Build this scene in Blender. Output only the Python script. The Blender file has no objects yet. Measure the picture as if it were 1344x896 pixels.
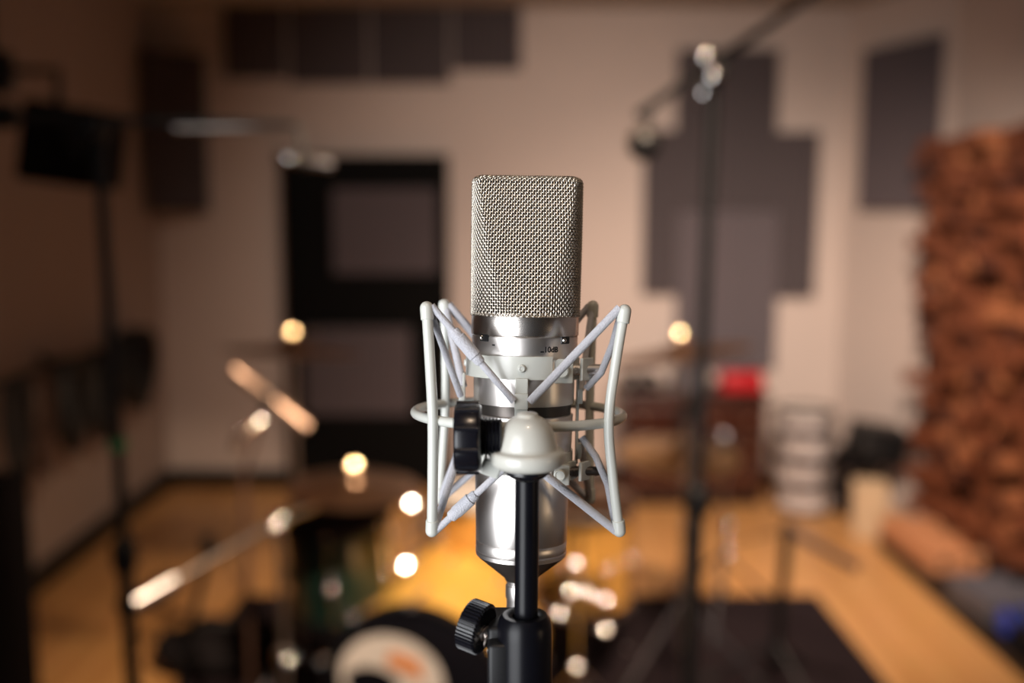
import bpy, bmesh, math, random
import numpy as np
from mathutils import Vector, Matrix
random.seed(7)
PI = math.pi
C = bpy.context.scene.collection
sc = bpy.context.scene

# ------------------------------------------------------------------ camera
FPX = 1350.0
CAMH = 1.75
PITCH = math.atan2(448 - 280, FPX)
cam_d = bpy.data.cameras.new('camera'); cam = bpy.data.objects.new('camera', cam_d); C.objects.link(cam)
cam.location = (0, 0, CAMH); cam.rotation_euler = (PI/2 - PITCH, 0, 0)
cam_d.sensor_width = 36.0; cam_d.lens = FPX/1344*36.0
cam_d.clip_start = 0.02; cam_d.clip_end = 50
cam_d.dof.use_dof = True; cam_d.dof.focus_distance = 0.522; cam_d.dof.aperture_fstop = 2.65
sc.camera = cam

def P(px, py, Y):
    """world point on the sight line of a photo pixel at distance Y into the room"""
    fx, fy, fz = 0, math.cos(PITCH), -math.sin(PITCH)
    ux, uy, uz = 0, math.sin(PITCH), math.cos(PITCH)
    a, b = (px - 672)/FPX, (448 - py)/FPX
    d = Vector((a, fy + b*uy, fz + b*uz))
    return Vector((0, 0, CAMH)) + d*(Y/d.y)
def floor_at(px, py):
    p = P(px, py, 1.0); t = CAMH/(CAMH - p.z)
    return Vector((p.x*t, t, 0))

# ------------------------------------------------------------------ materials
def mat(name, col, rough=0.5, metal=0.0, noise=0.0, scale=20, bump=0.0, coat=0.0, sheen=0.0, spec=0.5, emit=None, aniso=0.0, col2=None):
    m = bpy.data.materials.new(name); m.use_nodes = True
    nt = m.node_tree; b = nt.nodes['Principled BSDF']
    b.inputs['Base Color'].default_value = (*col, 1)
    b.inputs['Roughness'].default_value = rough; b.inputs['Metallic'].default_value = metal
    b.inputs['Coat Weight'].default_value = coat; b.inputs['Sheen Weight'].default_value = sheen
    b.inputs['Specular IOR Level'].default_value = spec
    b.inputs['Anisotropic'].default_value = aniso
    tc = nt.nodes.new('ShaderNodeTexCoord')
    n = nt.nodes.new('ShaderNodeTexNoise'); n.inputs['Scale'].default_value = scale; n.inputs['Detail'].default_value = 4
    nt.links.new(tc.outputs['Object'], n.inputs['Vector'])
    if noise > 0 or col2:
        r = nt.nodes.new('ShaderNodeMix'); r.data_type = 'RGBA'
        c2 = col2 or tuple(max(0, c*(1 - noise)) for c in col)
        r.inputs[6].default_value = (*c2, 1); r.inputs[7].default_value = (*[min(1, c*(1 + noise*.5)) for c in col], 1)
        nt.links.new(n.outputs['Fac'], r.inputs[0]); nt.links.new(r.outputs[2], b.inputs['Base Color'])
    if bump > 0:
        bp = nt.nodes.new('ShaderNodeBump'); bp.inputs['Strength'].default_value = bump; bp.inputs['Distance'].default_value = 0.002
        nt.links.new(n.outputs['Fac'], bp.inputs['Height']); nt.links.new(bp.outputs['Normal'], b.inputs['Normal'])
    if emit:
        b.inputs['Emission Color'].default_value = (*emit[0], 1); b.inputs['Emission Strength'].default_value = emit[1]
    return m

def wood_floor():
    m = bpy.data.materials.new('maple_floor'); m.use_nodes = True
    nt = m.node_tree; b = nt.nodes['Principled BSDF']
    tc = nt.nodes.new('ShaderNodeTexCoord'); mp = nt.nodes.new('ShaderNodeMapping')
    mp.inputs['Rotation'].default_value = (0, 0, PI/2)
    br = nt.nodes.new('ShaderNodeTexBrick'); br.inputs['Scale'].default_value = 1.0
    br.inputs['Brick Width'].default_value = 1.2; br.inputs['Row Height'].default_value = .07
    br.inputs['Mortar Size'].default_value = .0012
    br.inputs['Color1'].default_value = (.70, .36, .13, 1); br.inputs['Color2'].default_value = (.56, .27, .085, 1)
    br.inputs['Mortar'].default_value = (.2, .09, .03, 1)
    n = nt.nodes.new('ShaderNodeTexNoise'); n.inputs['Scale'].default_value = 14; n.inputs['Detail'].default_value = 6
    st = nt.nodes.new('ShaderNodeMapping'); st.inputs['Scale'].default_value = (6, .6, 1)
    mx = nt.nodes.new('ShaderNodeMix'); mx.data_type = 'RGBA'; mx.blend_type = 'MULTIPLY'; mx.inputs[0].default_value = .35
    nt.links.new(tc.outputs['Object'], mp.inputs['Vector']); nt.links.new(mp.outputs['Vector'], br.inputs['Vector'])
    nt.links.new(tc.outputs['Object'], st.inputs['Vector']); nt.links.new(st.outputs['Vector'], n.inputs['Vector'])
    nt.links.new(br.outputs['Color'], mx.inputs[6]); nt.links.new(n.outputs['Color'], mx.inputs[7])
    nt.links.new(mx.outputs[2], b.inputs['Base Color'])
    b.inputs['Roughness'].default_value = .42; b.inputs['Coat Weight'].default_value = .15
    return m

M = dict(
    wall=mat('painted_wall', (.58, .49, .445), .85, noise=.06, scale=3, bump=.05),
    wall_l=mat('painted_wall_shaded', (.33, .26, .225), .85, noise=.06, scale=3, bump=.05),  # same wall paint, with the dimness of the left side put into its colour
    doorblack=mat('door_paint', (.004, .004, .004), .8, noise=.2, scale=30, spec=.1),
    darkwall=mat('dark_unseen_wall', (.035, .025, .022), .95, noise=.2, scale=40, bump=.2),  # unseen wall behind the camera, made dark to calm reflections in black parts
    ceiling=mat('painted_ceiling', (.36, .32, .28), .9, noise=.05, scale=3),
    floor=wood_floor(),
    foam=mat('grey_foam', (.10, .082, .090), .95, noise=.2, scale=120, bump=.4, sheen=.2, spec=.08),
    foam2=mat('grey_foam_light', (.155, .132, .148), .95, noise=.15, scale=120, bump=.4, sheen=.2, spec=.08),
    black=mat('black_paint', (.006, .006, .007), .45, noise=.3, scale=30, spec=.3),
    blackgloss=mat('black_plastic', (.006, .006, .009), .24, noise=.3, scale=90, spec=.45),
    blackmatte=mat('black_cloth', (.012, .010, .011), .9, noise=.4, scale=80, bump=.4, spec=.08),
    rodblack=mat('black_lacquered_rod', (.004, .004, .006), .3, noise=.3, scale=90, spec=.2),
    rubber=mat('black_rubber', (.012, .012, .013), .6, noise=.3, scale=50),
    mat=mat('dark_carpet', (.018, .012, .014), .95, noise=.4, scale=200, bump=.6, spec=.08),
    chrome=mat('chrome', (.80, .77, .75), .11, 1.0, noise=.08, scale=40),
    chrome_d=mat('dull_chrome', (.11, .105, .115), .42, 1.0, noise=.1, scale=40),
    chrome_w=mat('brushed_chrome', (.80, .77, .75), .22, 1.0, noise=.05, scale=40),
    chrome_r=mat('worn_chrome', (.56, .49, .44), .33, 1.0, noise=.15, scale=40),
    brass=mat('cymbal_bronze', (.80, .50, .22), .30, 1.0, noise=.2, scale=30, bump=.1),
    umber=mat('aged_bronze', (.30, .16, .09), .38, 1.0, noise=.3, scale=30),
    brasscap=mat('polished_brass', (.95, .74, .45), .12, 1.0, noise=.05, scale=30),
    darkbrass=mat('dark_bronze', (.60, .40, .27), .32, 1.0, noise=.25, scale=30, bump=.1),
    gold=mat('amber_lacquer', (.98, .58, .13), .28, .08, noise=.25, scale=9, coat=.6, col2=(.90, .46, .08)),
    amber=mat('dark_amber_lacquer', (.72, .36, .08), .35, .1, noise=.3, scale=9, coat=.5),
    green=mat('dark_green_lacquer', (.006, .020, .015), .3, 0, noise=.3, scale=9, coat=.4),
    head=mat('drum_head', (.62, .58, .55), .5, noise=.08, scale=12),
    silverart=mat('silver_print', (.85, .78, .72), .35, .1, noise=.3, scale=25),
    orangeart=mat('orange_print', (.80, .30, .10), .4, noise=.3, scale=25),
    diff=mat('diffuser_wood', (.16, .042, .013), .6, noise=.35, scale=9, bump=.1),
    diff2=mat('diffuser_wood_pale', (.33, .115, .045), .6, noise=.3, scale=9, bump=.1),
    diff3=mat('diffuser_wood_dark', (.06, .013, .004), .6, noise=.35, scale=9, bump=.1),
    cab=mat('cherry_cabinet', (.042, .008, .003), .35, noise=.5, scale=6, coat=.2),
    red=mat('red_plastic', (.45, .008, .016), .4, noise=.1, scale=20),
    white=mat('white_shell', (.60, .54, .53), .4, noise=.1, scale=20),
    birch=mat('pale_plywood', (.55, .40, .25), .6, noise=.15, scale=10),
    orangebox=mat('orange_board', (.55, .24, .11), .6, noise=.25, scale=10),
    greygear=mat('grey_gear', (.10, .10, .12), .5, noise=.3, scale=20),
    blue=mat('blue_plastic', (.02, .07, .55), .4, noise=.1, scale=20),
    tape=mat('green_tape', (.01, .22, .07), .6, noise=.1, scale=20),
    leather=mat('brown_wrap', (.075, .036, .024), .6, noise=.3, scale=30),
    copper=mat('copper_mic', (.50, .34, .25), .35, .8, noise=.1, scale=20),
    # the microphone in front
    mesh=mat('nickel_mesh', (.62, .565, .49), .25, 1.0, noise=.06, scale=200),
    mesh_in=mat('inner_mesh', (.02, .016, .013), .6, .2, noise=.3, scale=900),
    nickel=mat('satin_nickel', (.84, .80, .77), .36, 1.0, noise=.05, scale=60),
    nickel2=mat('polished_nickel', (.78, .73, .69), .27, 1.0, noise=.05, scale=60),
    bronze=mat('dark_nickel_cone', (.13, .115, .105), .38, .9, noise=.15, scale=60),
    cream=mat('cream_enamel', (.53, .54, .50), .33, noise=.05, scale=60, coat=.25, bump=.02),
    creamdome=mat('cream_enamel_dome', (.50, .495, .45), .32, noise=.05, scale=60, coat=.3, bump=.02),
    elastic=mat('grey_elastic', (.50, .50, .545), .8, noise=.3, scale=1500, bump=.5, sheen=.3),
    ink=mat('black_ink', (.01, .01, .012), .4, noise=.2, scale=60),
    wht=mat('white_ink', (.8, .8, .8), .4, noise=.05, scale=60),
)

# ------------------------------------------------------------------ helpers
ORG = {}
def link(o, parent=None, org=None):
    C.objects.link(o)
    if parent: o.parent = parent
    return o
def finish(name, bm, m, parent=None, loc=None, smooth=True, angle=40):
    """one mesh object; vertices are given in the world (or in the thing's own frame when the thing stands at the origin)"""
    if parent is not None: base = ORG[parent.name]
    else: base = Vector(loc) if loc is not None else Vector((0, 0, 0))
    bmesh.ops.recalc_face_normals(bm, faces=bm.faces)
    me = bpy.data.meshes.new(name)
    if base.length > 0: bmesh.ops.translate(bm, verts=bm.verts, vec=-base)
    for f in bm.faces: f.smooth = smooth
    if smooth:
        for e in bm.edges:
            if len(e.link_faces) == 2 and e.calc_face_angle(0) > math.radians(angle): e.smooth = False
    bm.to_mesh(me); bm.free()
    me.materials.append(m)
    o = bpy.data.objects.new(name, me)
    link(o, parent)
    if parent is None: o.location = base
    ORG[o.name] = base.copy()
    return o
def thing(name, label, cat, loc=(0, 0, 0), group=None):
    o = bpy.data.objects.new(name, None); o.empty_display_size = .05
    o.location = loc; C.objects.link(o); ORG[o.name] = Vector(loc)
    return tag(o, label, cat, group)
def tag(o, label, cat, group=None):
    o['label'] = label; o['category'] = cat
    if group: o['group'] = group
    return o
def struct(o): o['kind'] = 'structure'; return o
def bmn(): return bmesh.new()

def frame_of(d, hint=None):
    d = d.normalized(); h = hint or (Vector((0, 0, 1)) if abs(d.z) < .9 else Vector((1, 0, 0)))
    a = d.cross(h).normalized(); return a, d.cross(a).normalized()
def tube(bm, pts, r, seg=12, cap=True, closed=False):
    pts = [Vector(p) for p in pts]; n = len(pts)
    rs = r if isinstance(r, (list, tuple)) else [r]*n
    a = None; rings = []
    for i in range(n):
        if closed: d = (pts[(i+1) % n] - pts[i-1])
        elif i == 0: d = pts[1] - pts[0]
        elif i == n-1: d = pts[-1] - pts[-2]
        else: d = (pts[i+1] - pts[i]).normalized() + (pts[i] - pts[i-1]).normalized()
        d.normalize()
        if a is None: a, b = frame_of(d)
        else:
            a = (a - d*a.dot(d)).normalized(); b = d.cross(a).normalized()
        if i == 0: b = d.cross(a).normalized()
        rings.append([bm.verts.new(pts[i] + (a*math.cos(t) + b*math.sin(t))*rs[i]) for t in [2*PI*k/seg for k in range(seg)]])
    m = n if closed else n-1
    for i in range(m):
        p, q = rings[i], rings[(i+1) % n]
        for k in range(seg): bm.faces.new((p[k], p[(k+1) % seg], q[(k+1) % seg], q[k]))
    if cap and not closed:
        bm.faces.new(rings[0][::-1]); bm.faces.new(rings[-1])
    return bm
def smooth_path(pts, n=8):
    pts = [Vector(p) for p in pts]; out = []
    e = [pts[0]*2 - pts[1]] + pts + [pts[-1]*2 - pts[-2]]
    for i in range(1, len(e)-2):
        p0, p1, p2, p3 = e[i-1:i+3]
        for k in range(n):
            t = k/n
            out.append(.5*((2*p1) + (p2-p0)*t + (2*p0-5*p1+4*p2-p3)*t*t + (3*p1-p0-3*p2+p3)*t**3))
    out.append(pts[-1]); return out
def lathe(bm, prof, seg=48, mtx=None, ang=(0, 2*PI)):
    """profile of (r, z) about z"""
    full = abs(ang[1]-ang[0]-2*PI) < 1e-6
    k_n = seg if full else seg+1
    rings = []
    for r, z in prof:
        if r < 1e-7:
            v = bm.verts.new((0, 0, z)); rings.append([v]*k_n)
        else:
            rings.append([bm.verts.new((r*math.cos(ang[0]+(ang[1]-ang[0])*k/seg), r*math.sin(ang[0]+(ang[1]-ang[0])*k/seg), z)) for k in range(k_n)])
    for i in range(len(rings)-1):
        for k in range(seg):
            q = [rings[i][k], rings[i][(k+1) % k_n], rings[i+1][(k+1) % k_n], rings[i+1][k]]
            u = []
            for v in q:
                if v not in u: u.append(v)
            if len(u) >= 3:
                try: bm.faces.new(u)
                except ValueError: pass
    vs = list({v for R in rings for v in R})
    if mtx is not None: bmesh.ops.transform(bm, matrix=mtx, verts=vs)
    return bm
def box(bm, cen, size, rot=None, bev=0.0, seg=2):
    r = bmesh.ops.create_cube(bm, size=1.0); vs = r['verts']
    bmesh.ops.scale(bm, vec=size, verts=vs)
    if bev > 0:
        es = list({e for v in vs for e in v.link_edges})
        rr = bmesh.ops.bevel(bm, geom=es, offset=bev, segments=seg, affect='EDGES', profile=.5)
        vs = list({v for f in rr['faces'] for v in f.verts} | {v for v in vs if v.is_valid})
    mt = Matrix.Translation(Vector(cen)) @ (rot.to_4x4() if rot else Matrix.Identity(4))
    bmesh.ops.transform(bm, matrix=mt, verts=vs)
    return bm
def ball(bm, c, r, seg=24, sc3=(1, 1, 1)):
    q = bmesh.ops.create_uvsphere(bm, u_segments=seg, v_segments=seg//2, radius=r)
    bmesh.ops.scale(bm, vec=sc3, verts=q['verts']); bmesh.ops.translate(bm, vec=c, verts=q['verts'])
    return bm
def align(loc, axis, xhint=None):
    """matrix carrying local z to axis at loc"""
    z = Vector(axis).normalized()
    x = xhint or Vector((1, 0, 0))
    x = Vector(x); x = (x - z*x.dot(z))
    if x.length < 1e-4: x = Vector((0, 1, 0)); x = x - z*x.dot(z)
    x.normalize(); y = z.cross(x)
    m = Matrix((x, y, z)).transposed().to_4x4(); m.translation = Vector(loc); return m
def glint_cap(bm, q, lamp, rad=.013, Rc=.06):
    """a shallow domed metal cap added for its glint, turned midway between lamp and camera"""
    q = Vector(q); ax = ((Vector((0, 0, CAMH))-q).normalized() + (Vector(lamp)-q).normalized()).normalized()
    am = math.asin(min(1, rad/Rc)); pr = [(Rc*math.sin(am*k/6), Rc*math.cos(am*k/6)-Rc) for k in range(7)]
    pr += [(rad, Rc*math.cos(am)-Rc-.006), (0, Rc*math.cos(am)-Rc-.006)]
    lathe(bm, pr, 28, align(q, ax)); return bm
def disc_tube(a, b, r0, r1=None, seg=24):
    bm = bmn(); return tube(bm, [a, b], [r0, r1 or r0], seg)

# ------------------------------------------------------------------ the room
YB = 6.5; HC = 3.0; XL = -2.22; CX, XR = 2.08, 2.38
def wall(name, pts, m, thick=.12):
    bm = bmn(); v0 = [bm.verts.new(p) for p in pts]; f = bm.faces.new(v0)
    r = bmesh.ops.extrude_face_region(bm, geom=[f])
    return bm
def quad_slab(name, a, b, z0, z1, m, th=.1, inner=(0, 3)):
    a, b = Vector((*a, 0)), Vector((*b, 0)); d = (b-a).normalized(); n = Vector((-d.y, d.x, 0))
    if n.dot(Vector((*inner, 0)) - a) > 0: n = -n
    bm = bmn(); vs = []
    for z in (z0, z1):
        for p in (a, b, b+n*th, a+n*th): vs.append(bm.verts.new((p.x, p.y, z)))
    for f in ((0, 1, 2, 3), (4, 5, 6, 7), (0, 1, 5, 4), (1, 2, 6, 5), (2, 3, 7, 6), (3, 0, 4, 7)): bm.faces.new([vs[i] for i in f])
    return struct(finish(name, bm, m, smooth=False))
quad_slab('wall_back', (XL-.1, YB), (CX, YB), 0, HC, M['wall'])
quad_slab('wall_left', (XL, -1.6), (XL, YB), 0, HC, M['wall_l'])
quad_slab('wall_corner', (CX, YB), (XR, 5.64), 0, HC, M['wall'])
quad_slab('wall_right', (XR, 5.64), (XR, -1.6), 0, HC, M['wall'])
quad_slab('wall_front', (XL-.1, -1.6), (XR+.1, -1.6), 0, HC, M['darkwall'])
b = bmn(); box(b, (.08, 2.45, -.05), (4.9, 8.4, .1)); struct(finish('floor', b, M['floor'], smooth=False))
b = bmn(); box(b, (.08, 2.45, HC+.05), (4.9, 8.4, .1)); struct(finish('ceiling', b, M['ceiling'], smooth=False))
quad_slab('baseboard_back', (XL, YB-.022), (CX-.02, YB-.022), 0, .11, M['black'], th=.02)
quad_slab('baseboard_left', (XL+.022, -1.5), (XL+.022, YB-.03), 0, .12, M['black'], th=.02)

# door with black leaf and frame
dl = P(371, 300, YB-.06).x; dr = P(589, 300, YB-.06).x; dt = P(480, 203, YB-.06).z
bm = bmn(); box(bm, ((dl+dr)/2, YB-.03, dt/2-.03), (dr-dl-.12, .05, dt-.06), bev=.004)
door = struct(finish('door_1', bm, M['doorblack'], loc=((dl+dr)/2, YB-.03, 0), smooth=False))
ORG[door.name] = Vector(((dl+dr)/2, YB-.03, 0))
bm = bmn()
for x in (dl+.03, dr-.03): box(bm, (x, YB-.04, dt/2), (.06, .075, dt), bev=.004)
box(bm, ((dl+dr)/2, YB-.04, dt-.03), (dr-dl-.12, .075, .06), bev=.004)
finish('door_frame', bm, M['doorblack'], door, smooth=False)
bm = bmn(); tube(bm, [(dl+.1, YB-.05, 1.0), (dl+.1, YB-.11, 1.0), (dl+.22, YB-.11, 1.0)], .009, 10)
finish('door_handle', bm, M['chrome_r'], door)

# ------------------------------------------------------------------ foam panels
def foam_mesh(w, h, t=.05, n=None, rib=.05, base=.02):
    """ribbed foam sheet, face towards -y, centred, ribs upright"""
    n = n or max(3, round(w/rib)); bm = bmn(); pr = []
    for i in range(n):
        x0 = -w/2 + w*i/n; d = w/n
        pr += [(x0, -base), (x0+d*.25, -t*.8), (x0+d*.5, -t), (x0+d*.75, -t*.8)]
    pr += [(w/2, -base)]
    lo = [bm.verts.new((x, y, -h/2)) for x, y in pr]; hi = [bm.verts.new((x, y, h/2)) for x, y in pr]
    for i in range(len(pr)-1): bm.faces.new((lo[i], lo[i+1], hi[i+1], hi[i]))
    bl = [bm.verts.new((s*w/2, 0, z)) for s, z in ((-1, -h/2), (1, -h/2), (1, h/2), (-1, h/2))]
    bm.faces.new(bl); bm.faces.new(lo + [bl[1], bl[0]]); bm.faces.new(hi + [bl[2], bl[3]])
    bm.faces.new((lo[0], hi[0], bl[3], bl[0])); bm.faces.new((lo[-1], hi[-1], bl[2], bl[1]))
    return bm
FOAM_G = 'ribbed grey foam panels on the walls'
def foam(px0, py0, px1, py1, label, Y=YB, m='foam', rot=0.0, t=.055, n=None, group=FOAM_G, name='foam_panel'):
    a = P(px0, py0, Y-.03); b2 = P(px1, py1, Y-.03)
    w, h = abs(b2.x-a.x)-.009, abs(a.z-b2.z)-.009
    bm = foam_mesh(w/max(.5, math.cos(rot)), h, t, n)
    o = finish(name, bm, M[m], smooth=False)
    o.location = ((a.x+b2.x)/2, Y-.002, (a.z+b2.z)/2); o.rotation_euler = (0, 0, rot)
    return tag(o, label, 'foam panel', group)
foam(290, -30, 376, 103, 'short ribbed grey foam panel at the left end of the row above the door')
foam(376, -30, 484, 110, 'longer ribbed grey foam panel above the door, second from left in the row')
foam(484, -30, 592, 110, 'longer ribbed grey foam panel above the door, third from left in the row')
foam(592, -30, 685, 92, 'shorter ribbed grey foam panel right end of the row above the door')
foam(845, 170, 889, 386, 'narrow grey foam panel on left flank of the tall foam cluster', m='foam')
foam(889, 64, 953, 275, 'tall grey foam panel behind boom stand, upper left of the foam cluster', m='foam')
foam(953, 64, 1018, 275, 'tall grey foam panel right of boom stand pole, upper right of the foam cluster', m='foam')
foam(889, 275, 953, 484, 'tall grey foam panel above the cabinet, lower left of the foam cluster', m='foam2')
foam(953, 275, 1018, 484, 'tall grey foam panel above the red box, lower right of the foam cluster', m='foam2')
foam(1018, 172, 1070, 390, 'narrow grey foam panel on right flank of the tall foam cluster', m='foam')
foam(434, 246, 574, 360, 'upper grey foam panel fixed flat on the black door', Y=YB-.06, m='foam', t=.03, name='door_foam_panel', group='foam panels on the door')
foam(397, 430, 540, 545, 'lower grey foam panel fixed flat on the black door', Y=YB-.06, m='foam', t=.03, name='door_foam_panel', group='foam panels on the door')
# panel on the slanted corner wall
dv = Vector((XR-CX, 5.64-YB, 0)).normalized(); nv = Vector((-dv.y, dv.x, 0)); nv = nv if nv.y < 0 else -nv
def on_corner(px):
    a = (px-672)/FPX; s = 0
    for _ in range(60):
        q = Vector((CX, YB, 0)) + dv*s; s += (a*(q.y*.99) - q.x)*.5/max(.1, dv.x - a*dv.y)
    return q
qa, qb = on_corner(1134), on_corner(1231)
za, zb = P(1134, 68, qa.y).z, P(1134, 274, qa.y).z
w = (qb-qa).length; bm = foam_mesh(w, za-zb, .06)
o = finish('foam_panel', bm, M['foam'], smooth=False)
mid = (qa+qb)/2; o.location = (mid.x+nv.x*.003, mid.y+nv.y*.003, (za+zb)/2); o.rotation_euler = (0, 0, math.atan2(dv.y, dv.x))
tag(o, 'ribbed grey foam panel alone on the slanted wall above the wooden diffuser', 'foam panel', FOAM_G)
# panel bridging the left back corner
a = P(151, 65, 6.2); b2 = P(247, 278, 6.42)
w = math.hypot(b2.x-a.x, .2)
bm = foam_mesh(w, a.z-b2.z, .06)
o = finish('foam_panel', bm, M['foam'], smooth=False)
ang = math.atan2(6.44-6.2, b2.x-a.x)
o.location = (max(XL+.03+w/2*math.cos(ang), (a.x+b2.x)/2), 6.33, (a.z+b2.z)/2); o.rotation_euler = (0, 0, ang)
tag(o, 'ribbed grey foam panel bridging the dark left corner of the room', 'foam panel', FOAM_G)

# ------------------------------------------------------------------ wooden skyline diffuser
TS = .68
proto_blocks = {}
def block_mesh(L, mname):
    key = (round(L, 2), mname)
    if key not in proto_blocks:
        bm = bmn(); s = TS/9-.004; box(bm, (-L/2, 0, 0), (L, s, s), bev=.003, seg=1)
        me = bpy.data.meshes.new('wood_block'); bm.to_mesh(me); bm.free(); me.materials.append(M[mname]); proto_blocks[key] = me
    return proto_blocks[key]
names = [('far', 'lower'), ('far', 'middle'), ('far', 'upper'), ('near', 'lower'), ('near', 'middle'), ('near', 'upper')]
k = 0
for cy in range(2):
    for cz in range(3):
        far, lev = names[k]; k += 1
        y0 = 5.60 - TS*cy; z0 = .17 + .655*cz
        t = thing('wooden_diffuser', f'{lev} tile of reddish block diffuser, column {"beside the slanted wall" if far=="far" else "nearest the right edge"}', 'diffuser', (XR-.012, y0-TS/2, z0), 'wooden block diffuser tiles on the right wall')
        bm = bmn(); box(bm, (XR-.012, y0-TS/2, z0+.327), (.02, TS, .654)); finish('backboard', bm, M['diff3'], t, smooth=False)
        for i in range(9):
            for j in range(9):
                L = random.choice((.03, .06, .09, .12, .15, .18, .21)); mm = random.choice(('diff', 'diff', 'diff2', 'diff3', 'diff'))
                o = bpy.data.objects.new('wood_block', block_mesh(L, mm)); C.objects.link(o); o.parent = t
                o.location = (-.01, TS/2-(i+.5)*TS/9, (j+.5)*.654/9); o.scale = (1, 1, .654/TS)

# ------------------------------------------------------------------ right platform and things on it
bm = bmn(); box(bm, (2.15, 3.38, .03), (.44, 3.76, .06), bev=.004)
tag(finish('low_platform', bm, M['black'], loc=(2.15, 3.38, 0), smooth=False), 'long low black platform along the right wall under the wooden diffuser', 'platform')
def place_box(name, label, cat, px, py, w, d, h, m, z0=0.0, rot=0.0, Y=None, bev=.006, tilt=None, group=None):
    p = floor_at(px, py) if Y is None else P(px, py, Y)
    bm = bmn(); R = Matrix.Rotation(rot, 3, 'Z')
    if tilt: R = R @ Matrix.Rotation(tilt, 3, 'X')
    box(bm, (0, 0, h/2), (w, d, h), bev=bev); bmesh.ops.transform(bm, matrix=R.to_4x4(), verts=bm.verts)
    bmesh.ops.translate(bm, vec=(p.x, p.y, z0), verts=bm.verts)
    return tag(finish(name, bm, M[m], loc=(p.x, p.y, z0), smooth=False), label, cat, group)
# flat crate on the platform
def crate(name, label, c, w, d, h, m, rot=0.0, z0=.06, cat='case', lid=None, handle=True, group=None):
    t = thing(name, label, cat, (c[0], c[1], z0), group)
    R = Matrix.Translation((c[0], c[1], z0)) @ Matrix.Rotation(rot, 4, 'Z')
    def part(nm, cen, size, mm, bev=.005):
        bm = bmn(); box(bm, cen, size, bev=bev); bmesh.ops.transform(bm, matrix=R, verts=bm.verts); return finish(nm, bm, M[mm], t, smooth=False)
    part('body', (0, 0, h*.38), (w, d, h*.76), m); part('lid', (0, 0, h*.88), (w+.008, d+.008, h*.22), lid or m)
    for s in (-1, 1): part('latch', (s*w*.28, -d/2-.006, h*.72), (.03, .012, .035), 'chrome_r', .002)
    if handle: part('handle', (0, -d/2-.014, h*.5), (.1, .016, .018), 'rubber', .004)
    return t
crate('flat_case', 'flat orange-brown case lying on the black platform below the diffuser', (2.09, 4.98), .27, .60, .10, 'orangebox', .04, lid='orangebox', handle=False)
crate('gear_case', 'grey gear case on the platform, nearest the orange-brown flat case', (2.10, 4.25), .30, .34, .10, 'greygear', .1, handle=False)
crate('gear_case', 'black gear case on the platform close to the lower right corner', (2.11, 3.74), .30, .28, .08, 'blackmatte', -.08, handle=False)
RL = Vector((P(1330, 820, 3.98).x, 3.98, .060+.056))
t = thing('cable_reel', 'blue plastic cable reel standing on the platform at the right edge', 'cable reel', (RL.x, RL.y, RL.z-.055))
bm = bmn()
for s in (-.035, .035):
    lathe(bm, [(.0, -.004), (.05, -.005), (.055, 0), (.05, .005), (0, .004)], 24, align((RL.x+s, RL.y, RL.z), (1, 0, 0)))
finish('flange', bm, M['blue'], t)
bm = bmn(); lathe(bm, [(0, -.03), (.03, -.03), (.03, .03), (0, .03)], 24, align(RL, (1, 0, 0))); finish('cable_winding', bm, M['rubber'], t)

# pale board box leaning and small speaker at the right corner
p = floor_at(1146, 708)
t = thing('plywood_box', 'pale plywood box standing on the floor in front of the black case', 'box', (p.x, p.y, 0))
bm = bmn(); box(bm, (p.x, p.y+.08, .15), (.18, .16, .30), Matrix.Rotation(-.25, 3, 'Z'), bev=.006); finish('body', bm, M['birch'], t, smooth=False)
R = Matrix.Rotation(-.25, 3, 'Z')
bm = bmn(); box(bm, Vector((p.x, p.y+.08, .22)) + R @ Vector((.091, 0, 0)), (.008, .08, .03), R, bev=.003); finish('hand_hole', bm, M['blackmatte'], t, smooth=False)
p = P(1108, 660, 5.95)
crate('tall_case', 'tall black case between the stacked white drums and the plywood box', (p.x+.02, 5.95), .16, .3, .36, 'blackmatte', 0, z0=0)
p = P(1153, 610, 5.75)
t = thing('speaker_stand', 'slim black stand holding the small tilted speaker near the wooden diffuser', 'stand', (p.x, 5.8, 0))
bm = bmn(); tube(bm, [(p.x, 5.8, .02), (p.x, 5.8, p.z)], .02, 12); finish('pole', bm, M['black'], t)
bm = bmn(); lathe(bm, [(0, 0), (.065, 0), (.065, .012), (.02, .025), (0, .025)], 28, Matrix.Translation((p.x, 5.8, 0))); finish('base', bm, M['black'], t)
bm = bmn(); box(bm, (p.x, 5.8, p.z+.005), (.16, .16, .012), bev=.003); finish('top_plate', bm, M['black'], t, smooth=False)
t = thing('monitor_speaker', 'small black speaker tilted on its slim stand beside the wooden diffuser', 'speaker', (p.x, 5.8, p.z+.012))
R = Matrix.Rotation(.16, 3, 'Y') @ Matrix.Rotation(.1, 3, 'X')
bm = bmn(); box(bm, (p.x+.0, 5.8, p.z+.125), (.30, .2, .19), R, bev=.01); finish('cabinet', bm, M['black'], t)
for cx_, rr in ((-.07, .065), (.08, .035)):
    bm = bmn(); lathe(bm, [(0, .004), (rr*.3, .002), (rr*.8, -.006), (rr, .006), (rr*1.1, .0), (rr*1.1, -.01)], 28, align(Vector((p.x, 5.8, p.z+.125)) + R @ Vector((cx_, -.102, 0)), R @ Vector((0, -1, 0)))); finish('driver_cone', bm, M['rubber'], t)

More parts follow.
